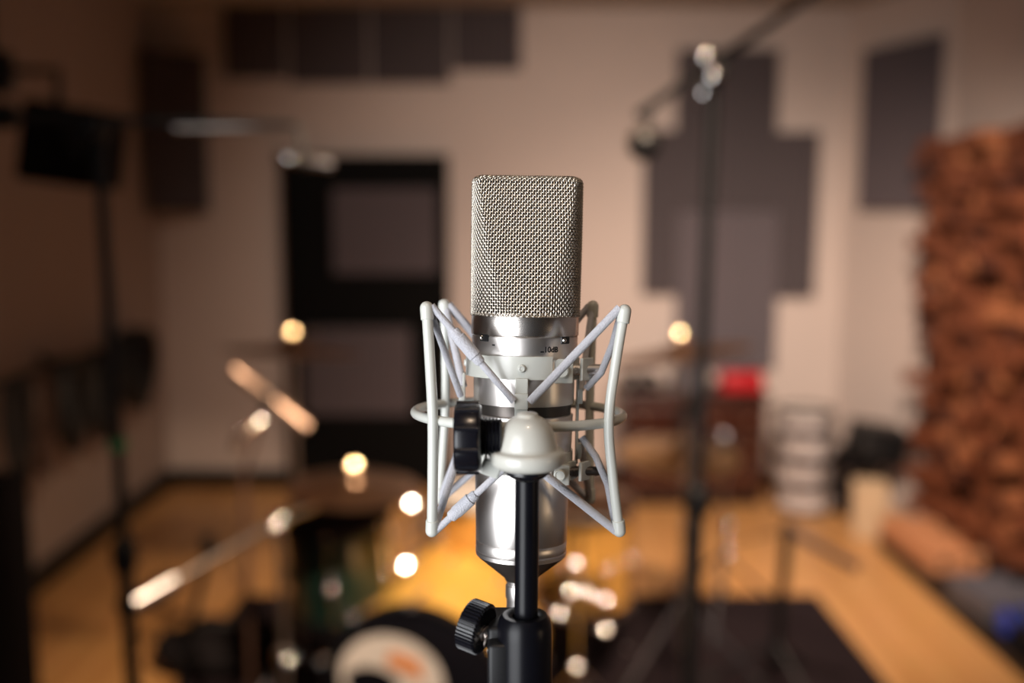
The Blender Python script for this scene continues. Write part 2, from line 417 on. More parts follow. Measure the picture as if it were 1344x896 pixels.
# ------------------------------------------------------------------ cabinet with things on it
a = P(818, 516, 6.0); b2 = P(1010, 516, 6.0); ct = a.z; YC = 6.0
t = thing('wooden_cabinet', 'low dark cherry wood cabinet with drawers against the back wall', 'cabinet', ((a.x+b2.x)/2, YC+.22, 0))
w = b2.x-a.x; xm = (a.x+b2.x)/2
bm = bmn(); box(bm, (xm, YC+.23, ct/2+.02), (w-.02, .40, ct-.08), bev=.006); finish('carcass', bm, M['cab'], t, smooth=False)
bm = bmn(); box(bm, (xm, YC+.225, ct-.014), (w+.02, .44, .028), bev=.006); finish('top_board', bm, M['cab'], t, smooth=False)
bm = bmn(); box(bm, (xm, YC+.24, .03), (w-.06, .36, .06)); finish('plinth', bm, M['black'], t, smooth=False)
for c_ in range(2):
    for r_ in range(3):
        zc = .16 + r_*(ct-.16)/3 + .02; xc = xm + (c_-.5)*(w/2-.01)
        bm = bmn(); box(bm, (xc, YC+.022, zc), (w/2-.04, .024, (ct-.16)/3-.03), bev=.005); d_ = finish('drawer', bm, M['cab'], t, smooth=False)
        for s in (-1, 1):
            bm = bmn(); ball(bm, (xc+s*w*.12, YC-.002, zc), .014, 12); finish('knob', bm, M['darkbrass'], d_)
p = P(972, 504, 6.12)
t = thing('red_case', 'bright red plastic case on the right of the cabinet top', 'case', (p.x, 6.15, ct))
bm = bmn(); box(bm, (p.x, 6.13, ct+.055), (.25, .16, .11), bev=.012); finish('body', bm, M['red'], t)
bm = bmn(); tube(bm, smooth_path([(p.x-.05, 6.13, ct+.108), (p.x-.045, 6.13, ct+.13), (p.x+.045, 6.13, ct+.13), (p.x+.05, 6.13, ct+.108)], 4), .006, 8); finish('handle', bm, M['black'], t)
p = P(905, 490, 6.15)
crate('gear_case', 'small grey gear case on the middle of the cabinet top', (p.x, 6.15), .2, .2, .1, 'greygear', .05, z0=ct, handle=False)
crate('gear_case', 'small black gear case on the left of the cabinet top', (p.x-.3, 6.18), .24, .22, .08, 'blackmatte', -.05, z0=ct, handle=False)

KIT_LAMP = (.35, 1.3, 2.9)
# ------------------------------------------------------------------ generic drums
def drum(name, label, loc, r, h, shell, tilt=(0, 0, 1), hoop='chrome', headm='head', lugs=8, group=None, loc_is='bottom', bottomhead=True):
    t = thing(name, label, 'drum', loc, group)
    mt = align(loc, tilt)
    def part(nm, bm, m, par=t): bmesh.ops.transform(bm, matrix=mt, verts=bm.verts); return finish(nm, bm, M[m], par)
    part('shell', lathe(bmn(), [(r, 0), (r, h), (r-.008, h), (r-.008, 0), (r, 0)], 48), shell)
    part('batter_head', lathe(bmn(), [(0, h+.004), (r*.96, h+.004), (r+.004, h+.001), (r+.004, h-.006)], 48), headm)
    part('resonant_head', lathe(bmn(), [(0, -.004), (r*.96, -.004), (r+.004, -.001), (r+.004, .006)], 48), headm)
    for z in (0, h):
        s = 1 if z else -1
        part('hoop', lathe(bmn(), [(r+.005, z-s*.012), (r+.009, z-s*.012), (r+.009, z+s*.014), (r+.013, z+s*.014), (r+.004, z+s*.018), (r+.005, z-s*.012)], 48), hoop)
    for k in range(lugs):
        a = 2*PI*(k+.5)/lugs; c, s = math.cos(a), math.sin(a)
        bm = bmn(); tube(bm, [((r+.014)*c, (r+.014)*s, -.01), ((r+.014)*c, (r+.014)*s, h+.012)], .0035, 8)
        box(bm, ((r+.010)*c, (r+.010)*s, h/2), (.016, .022, min(.06, h*.5)), Matrix.Rotation(a, 3, 'Z'), bev=.005)
        ball(bm, ((r+.014)*c, (r+.014)*s, h+.014), .007, 12)
        bmesh.ops.transform(bm, matrix=mt, verts=bm.verts)
        if shell != 'white': glint_cap(bm, mt @ Vector(((r+.022)*c, (r+.022)*s, h*.5)), KIT_LAMP, .012, .02)
        finish('lug', bm, M['chrome'], t)
    return t
# stacked snare drums
p = P(1050, 680, 6.0)
zz = 0.0
for i, (hh, lab) in enumerate(((.13, 'bottom one of the stacked pale snare drums on the floor'), (.115, 'second from bottom in the stack of pale snare drums'), (.12, 'third from bottom in the stack of pale snare drums'), (.10, 'topmost of the stacked pale snare drums beside the cabinet'))):
    drum('snare_drum', lab, (p.x + (.008, -.006, .01, 0)[i], 5.98, zz+.018), .155, hh, 'white', group='stack of pale snare drums', lugs=8, hoop='rubber')
    zz += hh + .037

# ------------------------------------------------------------------ floor mat
yb, yf = 4.55, 1.6
bm = bmn(); box(bm, (.08, (yb+yf)/2, .006), (2.64, yb-yf, .012), bev=.003)
tag(finish('floor_mat', bm, M['mat'], loc=(.08, (yb+yf)/2, 0), smooth=False), 'large dark carpet mat under the drum kit on the wooden floor', 'mat')

# ------------------------------------------------------------------ bass drum
def cam_P(px, py, Y): return P(px, py, Y)
hc = P(543, 945, 2.9)
BR = .275; BD = .52; ang = math.radians(14)
ax = Vector((math.sin(ang), math.cos(ang), .03)).normalized()          # from the front head to the batter side
hc = Vector((hc.x, 2.9, BR+.045))
t = thing('bass_drum', 'amber gold bass drum with black front head and silver print on the mat', 'drum', (hc.x, hc.y, .012))
mt = align(hc, ax)
def part(nm, bm, m, par=None, smooth=True):
    bmesh.ops.transform(bm, matrix=mt, verts=bm.verts); return finish(nm, bm, M[m], par or t, smooth=smooth)
part('shell', lathe(bmn(), [(BR, .012), (BR, BD-.012), (BR-.01, BD-.012), (BR-.01, .012), (BR, .012)], 72), 'gold')
fh = part('front_head', lathe(bmn(), [(0, .002), (BR*.97, .002), (BR+.004, .006), (BR+.004, .014)], 72), 'blackgloss')
part('batter_head', lathe(bmn(), [(0, BD-.002), (BR*.97, BD-.002), (BR+.004, BD-.006), (BR+.004, BD-.014)], 72), 'head')
for z in (.0, BD):
    s = -1 if z == 0 else 1
    part('hoop', lathe(bmn(), [(BR+.006, z-s*.035), (BR+.014, z-s*.035), (BR+.014, z+s*.006), (BR+.004, z+s*.006), (BR+.004, z), (BR+.006, z-s*.035)], 72), 'black' if z == 0 else 'gold')
# printed roundel: silver with an orange patch and a dark lower part
mtx0 = Matrix.Identity(4)
ec = Vector((-.05, -.105*-1, 0))
def flat_part(nm, pts, z, m):
    bm = bmn(); vs = [bm.verts.new((x, y, z)) for x, y in pts]; bm.faces.new(vs)
    r = bmesh.ops.extrude_face_region(bm, geom=bm.faces[:]); bmesh.ops.translate(bm, vec=(0, 0, -.001), verts=[v for v in r['geom'] if isinstance(v, bmesh.types.BMVert)])
    return part(nm, bm, m, fh, smooth=False)
# mtx: local x ~ world x, local y ~ world -z or z
up = (mt.to_3x3() @ Vector((0, 1, 0))).z; sy = 1 if up > 0 else -1
flat_part('printed_roundel', [(-.07+.165*math.cos(a), sy*(.048+.145*math.sin(a))) for a in [2*PI*k/48 for k in range(48)]], .001, 'silverart')
flat_part('printed_patch', [(-.085, sy*.10), (.035, sy*.06), (.02, sy*.125), (-.07, sy*.145)], -.001, 'orangeart')
flat_part('printed_patch', [(-.13+.085*math.cos(a), sy*(.035+.05*math.sin(a))) for a in [2*PI*k/32 for k in range(32)]], -.001, 'blackgloss')
for k in range(10):
    a = 2*PI*(k+.5)/10; c, s = math.cos(a), math.sin(a)
    for z0, dz in ((.01, 1), (BD-.01, -1)):
        bm = bmn(); q = Vector(((BR+.02)*c, (BR+.02)*s, 0))
        tube(bm, [(q.x, q.y, z0-dz*.02), (q.x, q.y, z0+dz*.10)], .004, 8)
        box(bm, ((BR+.014)*c, (BR+.014)*s, z0), (.022, .026, .04), Matrix.Rotation(a, 3, 'Z'), bev=.006)
        box(bm, ((BR+.010)*c, (BR+.010)*s, z0+dz*.11), (.022, .022, .05), Matrix.Rotation(a, 3, 'Z'), bev=.008)
        ball(bm, (q.x, q.y, z0-dz*.02), .009, 12)
        bmesh.ops.transform(bm, matrix=mt, verts=bm.verts); glint_cap(bm, mt @ Vector((q.x*1.02, q.y*1.02, z0-dz*.02)), KIT_LAMP, .013, .035); finish('tension_claw', bm, M['chrome'], t)
for s in (-1, 1):
    foot = Vector((hc.x+s*.36, hc.y+.0, .020)); st_ = hc + ax*.12 + Vector((s*BR*.93, 0, -.10))
    bm = bmn(); tube(bm, [st_, foot], .008, 10); ball(bm, foot, .012, 12); finish('spur', bm, M['chrome'], t)

# rack toms
def tripod(t, c, zhub, rad, m='chrome_r', r=.009, a0=.3, foot='rubber', n=3, z0=.0):
    for k in range(n):
        a = a0 + 2*PI*k/n; f = Vector((c[0]+rad*math.cos(a), c[1]+rad*math.sin(a), z0+.012))
        bm = bmn(); tube(bm, [(c[0]+.012*math.cos(a), c[1]+.012*math.sin(a), zhub), f], r, 8)
        l = finish('leg', bm, M[m], t)
        bm = bmn(); tube(bm, [f + Vector((-.03*math.cos(a), -.03*math.sin(a), .03*zhub/max(rad, .01)*.6)), f], r*1.5, 8); ball(bm, f, r*1.5, 10); finish('rubber_foot', bm, M[foot], l)
TOM_L = P(452, 790, 3.3)
g = drum('rack_tom', 'dark green rack tom under the low brown cymbal on the left', (TOM_L.x, 3.3, TOM_L.z), .170, .30, 'green', (-.05, -.12, 1), headm='blackmatte', hoop='black', lugs=6)
TM = P(640, 712, 3.5)
drum('rack_tom', 'amber rack tom half hidden behind the microphone body', (TM.x, 3.5, TM.z), .165, .17, 'amber', (.0, -.10, 1), lugs=6)
FT = P(764, 780, 3.85); ftz = .26
t = drum('floor_tom', 'amber floor tom on chrome legs right of the microphone', (FT.x, 3.85, ftz), .18, .36, 'amber', (0, 0, 1), lugs=8)
for k in range(3):
    a = .4 + 2*PI*k/3; x, y = FT.x+.205*math.cos(a), 3.85+.205*math.sin(a)
    bm = bmn(); tube(bm, [(x, y, .02), (x, y, .56)], .006, 10); ball(bm, (x, y, .022), .012, 12); box(bm, (x-.012*math.cos(a), y-.012*math.sin(a), .42), (.03, .03, .06), Matrix.Rotation(a, 3, 'Z'), bev=.008)
    finish('leg', bm, M['chrome'], t)
# stand carrying both rack toms
px_, py_ = (TOM_L.x+TM.x)/2, 3.80
t = thing('tom_stand', 'chrome stand carrying the two rack toms behind the bass drum', 'stand', (px_, py_, .012))
bm = bmn(); tube(bm, [(px_, py_, .1), (px_, py_, TM.z+.05)], .014, 14); finish('pole', bm, M['chrome'], t)
bm = bmn(); tube(bm, [(px_, py_, TM.z+.02), (TM.x-.16, 3.58, TM.z+.06)], .008, 10); finish('arm', bm, M['chrome'], t)
bm = bmn(); tube(bm, [(px_, py_, TM.z+.02), (TOM_L.x+.13, 3.40, TOM_L.z+.16)], .008, 10); finish('arm', bm, M['chrome'], t)
bm = bmn(); ball(bm, (px_, py_, TM.z+.04), .022, 16); finish('joint', bm, M['chrome'], t)
tripod(t, (px_, py_), .3, .2, 'chrome', z0=.012)
for gx, gy, gY, gr in ((540, 660, 3.42, .13), (533, 741, 3.22, .15), (587, 753, 3.22, .05)):  # bolts added only to throw glints around the toms
    q = P(gx, gy, gY); bm = bmn(); glint_cap(bm, q, KIT_LAMP, .016, gr); tube(bm, [q+Vector((0, .01, 0)), (px_, py_, min(TM.z+.04, q.z+.02))], .006, 8); finish('glint_bolt', bm, M['chrome'], t)

# ------------------------------------------------------------------ cymbals
def cymbal(label, c, r, nrm, m='brass', group='cymbals of the drum kit', bell=.16, cap=.055, lamp=None):
    t = thing('cymbal', label, 'cymbal', c, group)
    mt = align(c, nrm)
    rb = r*bell*1.25
    bm = lathe(bmn(), [(.006, .020), (rb*.3, .024), (rb*.55, .021), (rb*.75, .0155), (rb*.9, .008), (rb, .002), (rb*1.1, 0), (r*.6, -.008), (r, -.022), (r, -.0235), (r*.6, -.0095), (rb*1.1, -.0015), (rb*.88, .007), (rb*.72, .0145), (rb*.5, .0195), (rb*.3, .0225), (.006, .0185), (.006, .020)], 64)
    bmesh.ops.transform(bm, matrix=mt, verts=bm.verts); finish('plate', bm, M[m], t)
    bm = lathe(bmn(), [(0, .018), (.016, .018), (.016, .03), (.006, .032), (.006, .045), (0, .046)], 20); bmesh.ops.transform(bm, matrix=mt, verts=bm.verts); finish('felt', bm, M['blackmatte'], t)
    bm = bmn(); box(bm, (0, 0, .044), (.036, .006, .012), bev=.003); ball(bm, (0, 0, .043), .009, 14); bmesh.ops.transform(bm, matrix=mt, verts=bm.verts); glint_cap(bm, mt @ Vector((0, 0, .05)), lamp or KIT_LAMP, .016, cap); finish('wing_nut', bm, M['brasscap'], t)
    return t
def cym_stand(label, base, top, nrm, pivot=None, tail=None, group='chrome cymbal stands', a0=.5, rad=.30, m='chrome_r', zb=.012):
    """base (x,y), top = cymbal centre; pivot = height of the tilter on the pole for a boom"""
    t = thing('cymbal_stand', label, 'cymbal stand', (base[0], base[1], zb), group)
    top = Vector(top) - Vector(nrm).normalized()*.004
    zp = pivot if pivot else top.z
    h1 = zp*.55
    bm = bmn(); tube(bm, [(base[0], base[1], .10), (base[0], base[1], h1)], .0145, 14); finish('lower_tube', bm, M[m], t)
    bm = bmn(); tube(bm, [(base[0], base[1], h1), (base[0], base[1], zp-(.0 if pivot else .02))], .0105, 14); finish('upper_tube', bm, M[m], t)
    for z in (h1, .32):
        bm = bmn(); lathe(bm, [(0, -.02), (.022, -.02), (.022, .02), (0, .02)], 20, Matrix.Translation((base[0], base[1], z)))
        box(bm, (base[0]+.03, base[1]-.015, z), (.03, .008, .022), bev=.003); glint_cap(bm, (base[0]+.02, base[1]-.024, z), KIT_LAMP, .013, .025); finish('clamp', bm, M['chrome'], t)
    if pivot:
        pv = Vector((base[0], base[1], zp)); tl = Vector(tail)
        bm = bmn(); tube(bm, [tl, pv, top + Vector((0, 0, -.03))], .008, 12); finish('boom_arm', bm, M[m], t)
        d = (pv-tl).normalized()
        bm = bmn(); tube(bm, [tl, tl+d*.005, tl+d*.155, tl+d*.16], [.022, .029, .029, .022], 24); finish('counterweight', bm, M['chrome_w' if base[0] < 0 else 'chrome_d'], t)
        bm = bmn(); ball(bm, pv, .026, 18); glint_cap(bm, pv+Vector((.0, -.045, .0)), KIT_LAMP, .016, .03 if base[0] < 0 else .017); tube(bm, [pv+Vector((0, -.04, 0)), pv+Vector((0, .03, 0))], .016, 14); finish('tilter', bm, M['chrome' if base[0] < 0 else 'chrome_d'], t)
    n = Vector(nrm).normalized()
    bm = bmn(); tube(bm, [top - n*.035, top + n*.042], .0035, 8); lathe(bm, [(0, -.03), (.014, -.03), (.016, -.012), (0, -.012)], 16, align(top, n)); finish('post', bm, M['chrome'], t)
    tripod(t, base, .30, rad, 'chrome_d', z0=zb, a0=a0)
    return t
def tiltn(rx, ry): return Vector((ry, rx, 1)).normalized()      # ry>0 lowers the right side, rx<0 shows its top to the camera
# low brown cymbal on the long chrome boom
c = P(465, 631, 3.10); n = tiltn(-.05, .04)
cymbal('low brown cymbal over the dark green tom, bell shining', c, .205, n, 'darkbrass', cap=.17)
pv = P(367, 682, 2.82)
def facing_tail(px_, py_, pv_):
    best = None
    for i in range(60):
        Y = 2.0 + i*.02; q = P(px_, py_, Y); m_ = q
        H = ((Vector((0, 0, CAMH))-m_).normalized() + (Vector(KIT_LAMP)-m_).normalized()).normalized()
        e = abs(H.dot((pv_-q).normalized()))
        if best is None or e < best[0]: best = (e, q)
    return best[1]
cym_stand('chrome cymbal stand whose long boom slopes down left to a shining counterweight', (pv.x, 2.82), c, n, pivot=pv.z, tail=facing_tail(157, 803, pv), a0=.9)
# high left cymbal
c = P(383, 454, 3.7); n = tiltn(.08, .055)
cymbal('thin high cymbal seen edge on in front of the black door', c, .245, n, 'umber', bell=.2, cap=.22)
cym_stand('slim cymbal stand under the high cymbal before the door', (c.x, c.y), c, n, a0=.2)
# high right cymbal
c = P(893, 457, 3.7); n = tiltn(.05, -.14)
cymbal('high right cymbal tilted up to the right beside the boom stand pole', c, .258, n, 'umber', bell=.2, cap=.05)
q = c
cym_stand('chrome cymbal stand under the high right cymbal', (P(908, 700, 3.6).x, 3.74), c, n, pivot=1.02, tail=(P(908, 700, 3.6).x-.02, 3.78, .97), a0=1.7)
# low right cymbal
c = P(892, 590, 4.1); n = tiltn(-.10, .03)
cymbal('low right cymbal in front of the cherry cabinet', c, .245, n, 'brass', cap=.10, lamp=(1.0, 2.6, 2.9))
cym_stand('chrome cymbal stand under the low right cymbal', (P(955, 600, 4.2).x, 4.25), c, n, pivot=.80, tail=(P(968, 600, 4.2).x, 4.32, .76), a0=.2)

# hi-hat stand, the cluster of shining chrome right of the microphone
HX, HY = P(762, 700, 3.1).x, 3.1
t = thing('hi_hat_stand', 'chrome hi-hat stand with pedal right of the bass drum', 'hi-hat stand', (HX, HY, .012))
bm = bmn(); tube(bm, [(HX, HY, .05), (HX, HY, .62)], .0135, 14); finish('lower_tube', bm, M['chrome'], t)
bm = bmn(); tube(bm, [(HX, HY, .60), (HX, HY, .93)], .006, 12); finish('pull_rod', bm, M['chrome'], t)
for px, py in ((757, 738), (750, 775), (771, 776), (795, 786), (735, 803), (795, 825), (757, 873)):  # bolts added to throw the cluster of glints
    q = P(px, py, HY-.05)
    bm = bmn(); glint_cap(bm, q, KIT_LAMP, .015, .078); tube(bm, [q, (HX, HY, max(.05, q.z-.01))], .005, 8); finish('glint_bolt', bm, M['chrome'], t)
bm = bmn(); box(bm, (HX, HY-.14, .05), (.09, .26, .012), Matrix.Rotation(-.25, 3, 'X'), bev=.004); finish('footboard', bm, M['chrome_r'], t, smooth=False)
bm = bmn(); box(bm, (HX, HY-.12, .02), (.10, .30, .010), bev=.003); finish('base_plate', bm, M['black'], t, smooth=False)
tripod(t, (HX, HY), .30, .27, 'chrome', z0=.012, a0=.5)
for dz, lab, s in ((.86, 'upper hi-hat cymbal hidden behind the shock mount', 1),):
    pass
q = P(775, 650, 3.1)
HH = Vector((HX, HY, .87))
for s, lab in ((1, 'upper cymbal of the hi-hat pair behind the shock mount'), (-1, 'lower cymbal of the hi-hat pair behind the shock mount')):
    tt = thing('hi_hat_cymbal', lab, 'cymbal', HH + Vector((0, 0, s*.012)), 'hi-hat cymbal pair')
    bm = lathe(bmn(), [(.007, s*.024), (.03, s*.02), (.045, s*.006), (.175, -s*.008), (.175, -s*.0095), (.045, s*.0045), (.03, s*.018), (.007, s*.022), (.007, s*.024)], 48, Matrix.Translation(HH + Vector((0, 0, s*.012))))
    finish('plate', bm, M['darkbrass'], tt)

# ------------------------------------------------------------------ boom microphone stands
def boom_stand(label, base, top, a, b2, tape=None, rad=.32, a0=.4, r=.0125, m='black', group='black boom microphone stands', weight=True):
    """base/top of the pole; a = far end of the boom, b2 = tip with the microphone"""
    t = thing('microphone_stand', label, 'microphone stand', (base[0], base[1], 0), group)
    base = Vector(base); top = Vector(top); mid = base.lerp(top, .5)
    bm = bmn(); tube(bm, [base+Vector((0, 0, .14)), mid], r*1.15, 14); finish('lower_tube', bm, M[m], t)
    bm = bmn(); tube(bm, [mid, top], r*.85, 14); finish('upper_tube', bm, M[m], t)
    bm = bmn(); lathe(bm, [(0, -.035), (r*1.7, -.035), (r*1.9, -.02), (r*1.9, .025), (r*1.3, .035), (0, .035)], 20, Matrix.Translation(mid)); finish('clutch', bm, M['black'], t)
    if tape is not None:
        bm = bmn(); lathe(bm, [(0, -.012), (r*1.3, -.012), (r*1.3, .012), (0, .012)], 20, Matrix.Translation(tape)); finish('green_tape', bm, M['tape'], t)
    bm = bmn(); tube(bm, [a, b2], r*.62, 12); finish('boom_arm', bm, M['chrome_r' if m == 'chrome' else m], t)
    d = (Vector(a)-Vector(b2)).normalized()
    bm = bmn(); ball(bm, top, r*2.0, 18); tube(bm, [top+Vector((0, -.045, 0)), top+Vector((0, .02, 0))], r*1.3, 14); finish('boom_clamp', bm, M['black'], t)
    for off in ((-.03, -.05, .03), (-.045, -.045, -.012), (-.012, -.055, -.015), (-.03, -.045, -.05)):
        q = top + Vector(off)
        bm = bmn(); glint_cap(bm, q, (.08, .02, 2.9), .012, .033 if base.x > 0 else .014); tube(bm, [q, top], .005, 8); finish('wing_screw', bm, M['chrome' if base.x > 0 else 'black'], t)
    if weight:
        bm = bmn(); e = Vector(a); tube(bm, [e, e-d*.01, e-d*.12, e-d*.13], [.018, .028, .028, .018], 18); finish('counterweight', bm, M['black'], t)
    tripod(t, base, .16, rad, 'black', a0=a0)
    return t
# left stand
Yl = 2.3
top = P(128, 168, Yl); low = P(172, 860, Yl); d = (low-top); base = top + d*((top.z-.0)/(top.z-low.z))
tip = P(392, 166, 2.34); far = P(-60, 150, 2.26)
boom_stand('tall black boom stand at left, long boom pointing right', (base.x, base.y, 0), top, far, tip, tape=top.lerp(base, (P(148, 583, Yl).z-top.z)/(0-top.z)), a0=.2, r=.0155)
# chrome front half of that boom
bmx = bmn(); u0 = top.lerp(tip, .38); tube(bmx, [u0, tip], .0095, 14)
left_stand = [o for o in bpy.data.objects if o.name.startswith('microphone_stand')][0]
finish('boom_extension', bmx, M['chrome_r'], left_stand)
# pencil microphone at its tip
def pencil(label, a, b2, r=.011, body='black', tipm='chrome', ring=None, clip=None):
    a, b2 = Vector(a), Vector(b2); t = thing('pencil_microphone', label, 'microphone', a, 'small pencil microphones')
    bm = bmn(); d = (b2-a).normalized(); L = (b2-a).length
    tube(bm, [a, a+d*.002, a+d*L*.62, a+d*L*.64], [r*.8, r, r, r*.9], 20); finish('body', bm, M[body], t)
    bm = bmn(); tube(bm, [a+d*L*.64, a+d*L*.66, b2-d*.004, b2], [r*.9, r*1.02, r*1.02, r*.8], 20); finish('capsule', bm, M[tipm], t)
    bm = bmn(); tube(bm, [a+d*L*.46, a+d*L*.56], r*1.5, 16); 
    if clip is not None: tube(bm, [a+d*L*.5, Vector(clip)], r*.5, 8)
    finish('clip', bm, M['black'], t)
    return t
pencil('pencil microphone with bright tip hanging under the left boom', P(436, 215, 2.33), P(362, 205, 2.33), .013, 'chrome_r', 'chrome', clip=tip)
bm = bmn(); 
# right stand
Yr = 2.5
top = P(937, 92, Yr); low = P(906, 880, Yr); d = (low-top); base = top + d*((top.z)/(top.z-low.z))
far = P(1090, -22, 2.7); tip = P(838, 150, 2.35)
boom_stand('tall black boom stand right of the microphone, boom rising off the top edge', (base.x, base.y, 0), top, far, tip, tape=top.lerp(base, (top.z-P(918, 652, Yr).z)/top.z), a0=1.3, r=.0180, weight=False)
t = thing('round_microphone', 'dark round microphone hanging from tip of the right boom', 'microphone', P(846, 188, 2.35))
q = P(846, 188, 2.35)
bm = bmn(); lathe(bm, [(0, -.034), (.02, -.032), (.034, -.02), (.038, 0), (.034, .02), (.02, .032), (0, .034)], 28, align(q, (.2, -.6, -.5))); finish('head', bm, M['black'], t)
bm = bmn(); lathe(bm, [(.036, -.006), (.040, -.006), (.040, .006), (.036, .006), (.036, -.006)], 28, align(q, (.2, -.6, -.5))); finish('rim', bm, M['chrome_r'], t)
bm = bmn(); tube(bm, smooth_path([tip, P(848, 148, 2.36), P(850, 165, 2.36), q+Vector((0, .02, .02))], 4), .008, 10); finish('swivel', bm, M['black'], t)

# copper pencil microphone by the left of the kit, on a small stand
Yp = 3.1
a, b2 = P(404, 561, Yp), P(306, 484, Yp); cl = P(345, 548, Yp)
pencil('copper coloured pencil microphone slanting in front of the left wall', a, b2, .0185, 'copper', 'copper', clip=cl)
bx = P(322, 700, 3.12)
t = thing('microphone_stand', 'slim stand holding the slanting copper pencil microphone', 'microphone stand', (bx.x, 3.12, 0))
bm = bmn(); tube(bm, [(bx.x, 3.12, .1), (bx.x, 3.12, P(322, 620, 3.12).z)], .010, 12); finish('lower_tube', bm, M['leather'], t)
bm = bmn(); tube(bm, smooth_path([(bx.x, 3.12, P(322, 622, 3.12).z), P(330, 590, 3.1), P(338, 565, 3.1), cl], 5), .008, 12); finish('gooseneck', bm, M['leather'], t)
bm = bmn(); glint_cap(bm, cl+Vector((0, -.03, 0)), KIT_LAMP, .016, .05); finish('swivel', bm, M['chrome'], t)
bm = bmn(); q = P(311, 579, 3.08); tube(bm, [q+Vector((-.006, 0, -.028)), q+Vector((.008, 0, .028))], .014, 18); ball(bm, q+Vector((.008, 0, .028)), .014, 14); tube(bm, [q, cl], .005, 8); finish('clamp_screw', bm, M['chrome'], t)
tripod(t, (bx.x, 3.12), .2, .22, 'black', a0=.7)
# low stand left with a dark pole
q1, q2 = P(274, 716, 2.9), P(243, 860, 2.9)
d = q2-q1; bs = q1 + d*(q1.z/(q1.z-q2.z))
t = thing('microphone_stand', 'short black stand leaning before the chrome boom, lower left', 'microphone stand', (bs.x, bs.y, 0))
bm = bmn(); tube(bm, [bs.lerp(q1, .15), q1], .011, 12); finish('pole', bm, M['black'], t)
bm = bmn(); tube(bm, [q1+Vector((0, 0, -.03)), q1+Vector((0, 0, .03))], .02, 14); finish('clutch', bm, M['black'], t)
tripod(t, (bs.x, bs.y), .22, .26, 'black', a0=.1)
# low stand right with a brown boom
q1, q2 = P(1034, 694, 4.0), P(1018, 880, 3.6)
bs = floor_at(1016, 905)
q1 = P(1034, 694, bs.y)
t = thing('microphone_stand', 'short black stand with a brown boom standing on the mat at right', 'microphone stand', (bs.x, bs.y, .012))
bm = bmn(); tube(bm, [(bs.x, bs.y, .1), (bs.x*.5+q1.x*.5, bs.y, q1.z*.55)], .021, 12); finish('lower_tube', bm, M['black'], t)
bm = bmn(); tube(bm, [(bs.x*.5+q1.x*.5, bs.y, q1.z*.55), q1], .020, 12); finish('upper_tube', bm, M['black'], t)
bm = bmn(); ball(bm, q1, .024, 16); finish('boom_clamp', bm, M['black'], t)
bm = bmn(); tube(bm, [q1, P(1126, 745, bs.y-.1)], .017, 12); finish('boom_arm', bm, M['leather'], t)
bm = bmn(); tube(bm, [q1, P(948, 716, bs.y+.1)], .005, 12); finish('thin_arm', bm, M['darkbrass'], t)
tripod(t, (bs.x, bs.y), .18, .25, 'black', a0=.9, z0=.012)

# ------------------------------------------------------------------ stage light upper left
Ys = 3.0
t = thing('stage_light', 'black boxy stage light with yoke hanging at upper left', 'stage light', P(5, 95, Ys))
cc = [P(28, 127, Ys), P(127, 144, Ys), P(117, 248, Ys), P(17, 234, Ys)]
bm = bmn(); f0 = [bm.verts.new(p) for p in cc]; f1 = [bm.verts.new(p+Vector((.02, .20, 0))) for p in cc]
bm.faces.new(f0); bm.faces.new(f1)
for i in range(4): bm.faces.new((f0[i], f0[(i+1) % 4], f1[(i+1) % 4], f1[i]))
bmesh.ops.bevel(bm, geom=bm.edges[:], offset=.008, segments=2, affect='EDGES'); finish('housing', bm, M['blackmatte'], t)
bm = bmn(); tube(bm, [P(4, 93, Ys+.1), P(76, 93, Ys+.1), P(76, 140, Ys+.1)], .013, 10); finish('yoke', bm, M['black'], t)
bm = bmn(); box(bm, P(2, 95, Ys+.1), (.06, .06, .12), bev=.008); finish('clamp', bm, M['black'], t)
bm = bmn(); q = P(-12, 95, Ys+.1); tube(bm, [(q.x, q.y, q.z-.06), (q.x, q.y, HC-.002)], .017, 12); finish('drop_pipe', bm, M['black'], t)
bm = bmn(); q = P(66, 190, Ys-.004); lathe(bm, [(.0, .0), (.075, 0), (.085, .008), (.085, -.01), (0, -.01)], 28, align(q, (.05, -1, 0))); finish('lens', bm, M['blackmatte'], t)
# ------------------------------------------------------------------ wall rail with coiled cables
y0, y1 = 3.7, 5.45; xr = -2.08; zr = 1.05
t = thing('cable_rail', 'long black rail on the left wall holding coiled cables', 'rail', (xr, 4.6, zr))
bm = bmn(); tube(bm, [(xr, y0, zr+.02), (xr, y1+.25, zr)], .016, 10); finish('bar', bm, M['black'], t)
for yy in (3.9, 4.8, 5.6):
    bm = bmn(); tube(bm, [(xr, yy, zr+.005), (XL+.004, yy, zr+.005)], .012, 8); box(bm, (XL+.008, yy, zr), (.012, .06, .09), bev=.003); finish('bracket', bm, M['black'], t)
def coil(label, y, w, h, n, m, zt=None, r=.007, spread=.05, mul=1.0):
    zt = zt or zr; bm = bmn(); rnd = random.Random(int(y*100))
    for k in range(n):
        ww, hh = w*rnd.uniform(.55, 1.0)/2, h*rnd.uniform(.85, 1.0)/2; xo = rnd.uniform(-spread, spread); yo = rnd.uniform(-.015, .015)
        pts = [(xr+.01+xo*.6+.012*math.sin(2*a), y+yo+ww*math.sin(a), zt+.02-hh+hh*math.cos(a)) for a in [2*PI*i/28 for i in range(28)]]
        tube(bm, pts, r*mul, 7, closed=True)
    o = finish('cable_coil', bm, M[m], loc=(xr, y, zt-h)); return tag(o, label, 'cable coil', 'coiled cables on the wall rail')
coil('thick round black cable coil at far end of the wall rail', 5.62, .42, .44, 34, 'rubber', zt=zr+.05, r=.012, spread=.08)
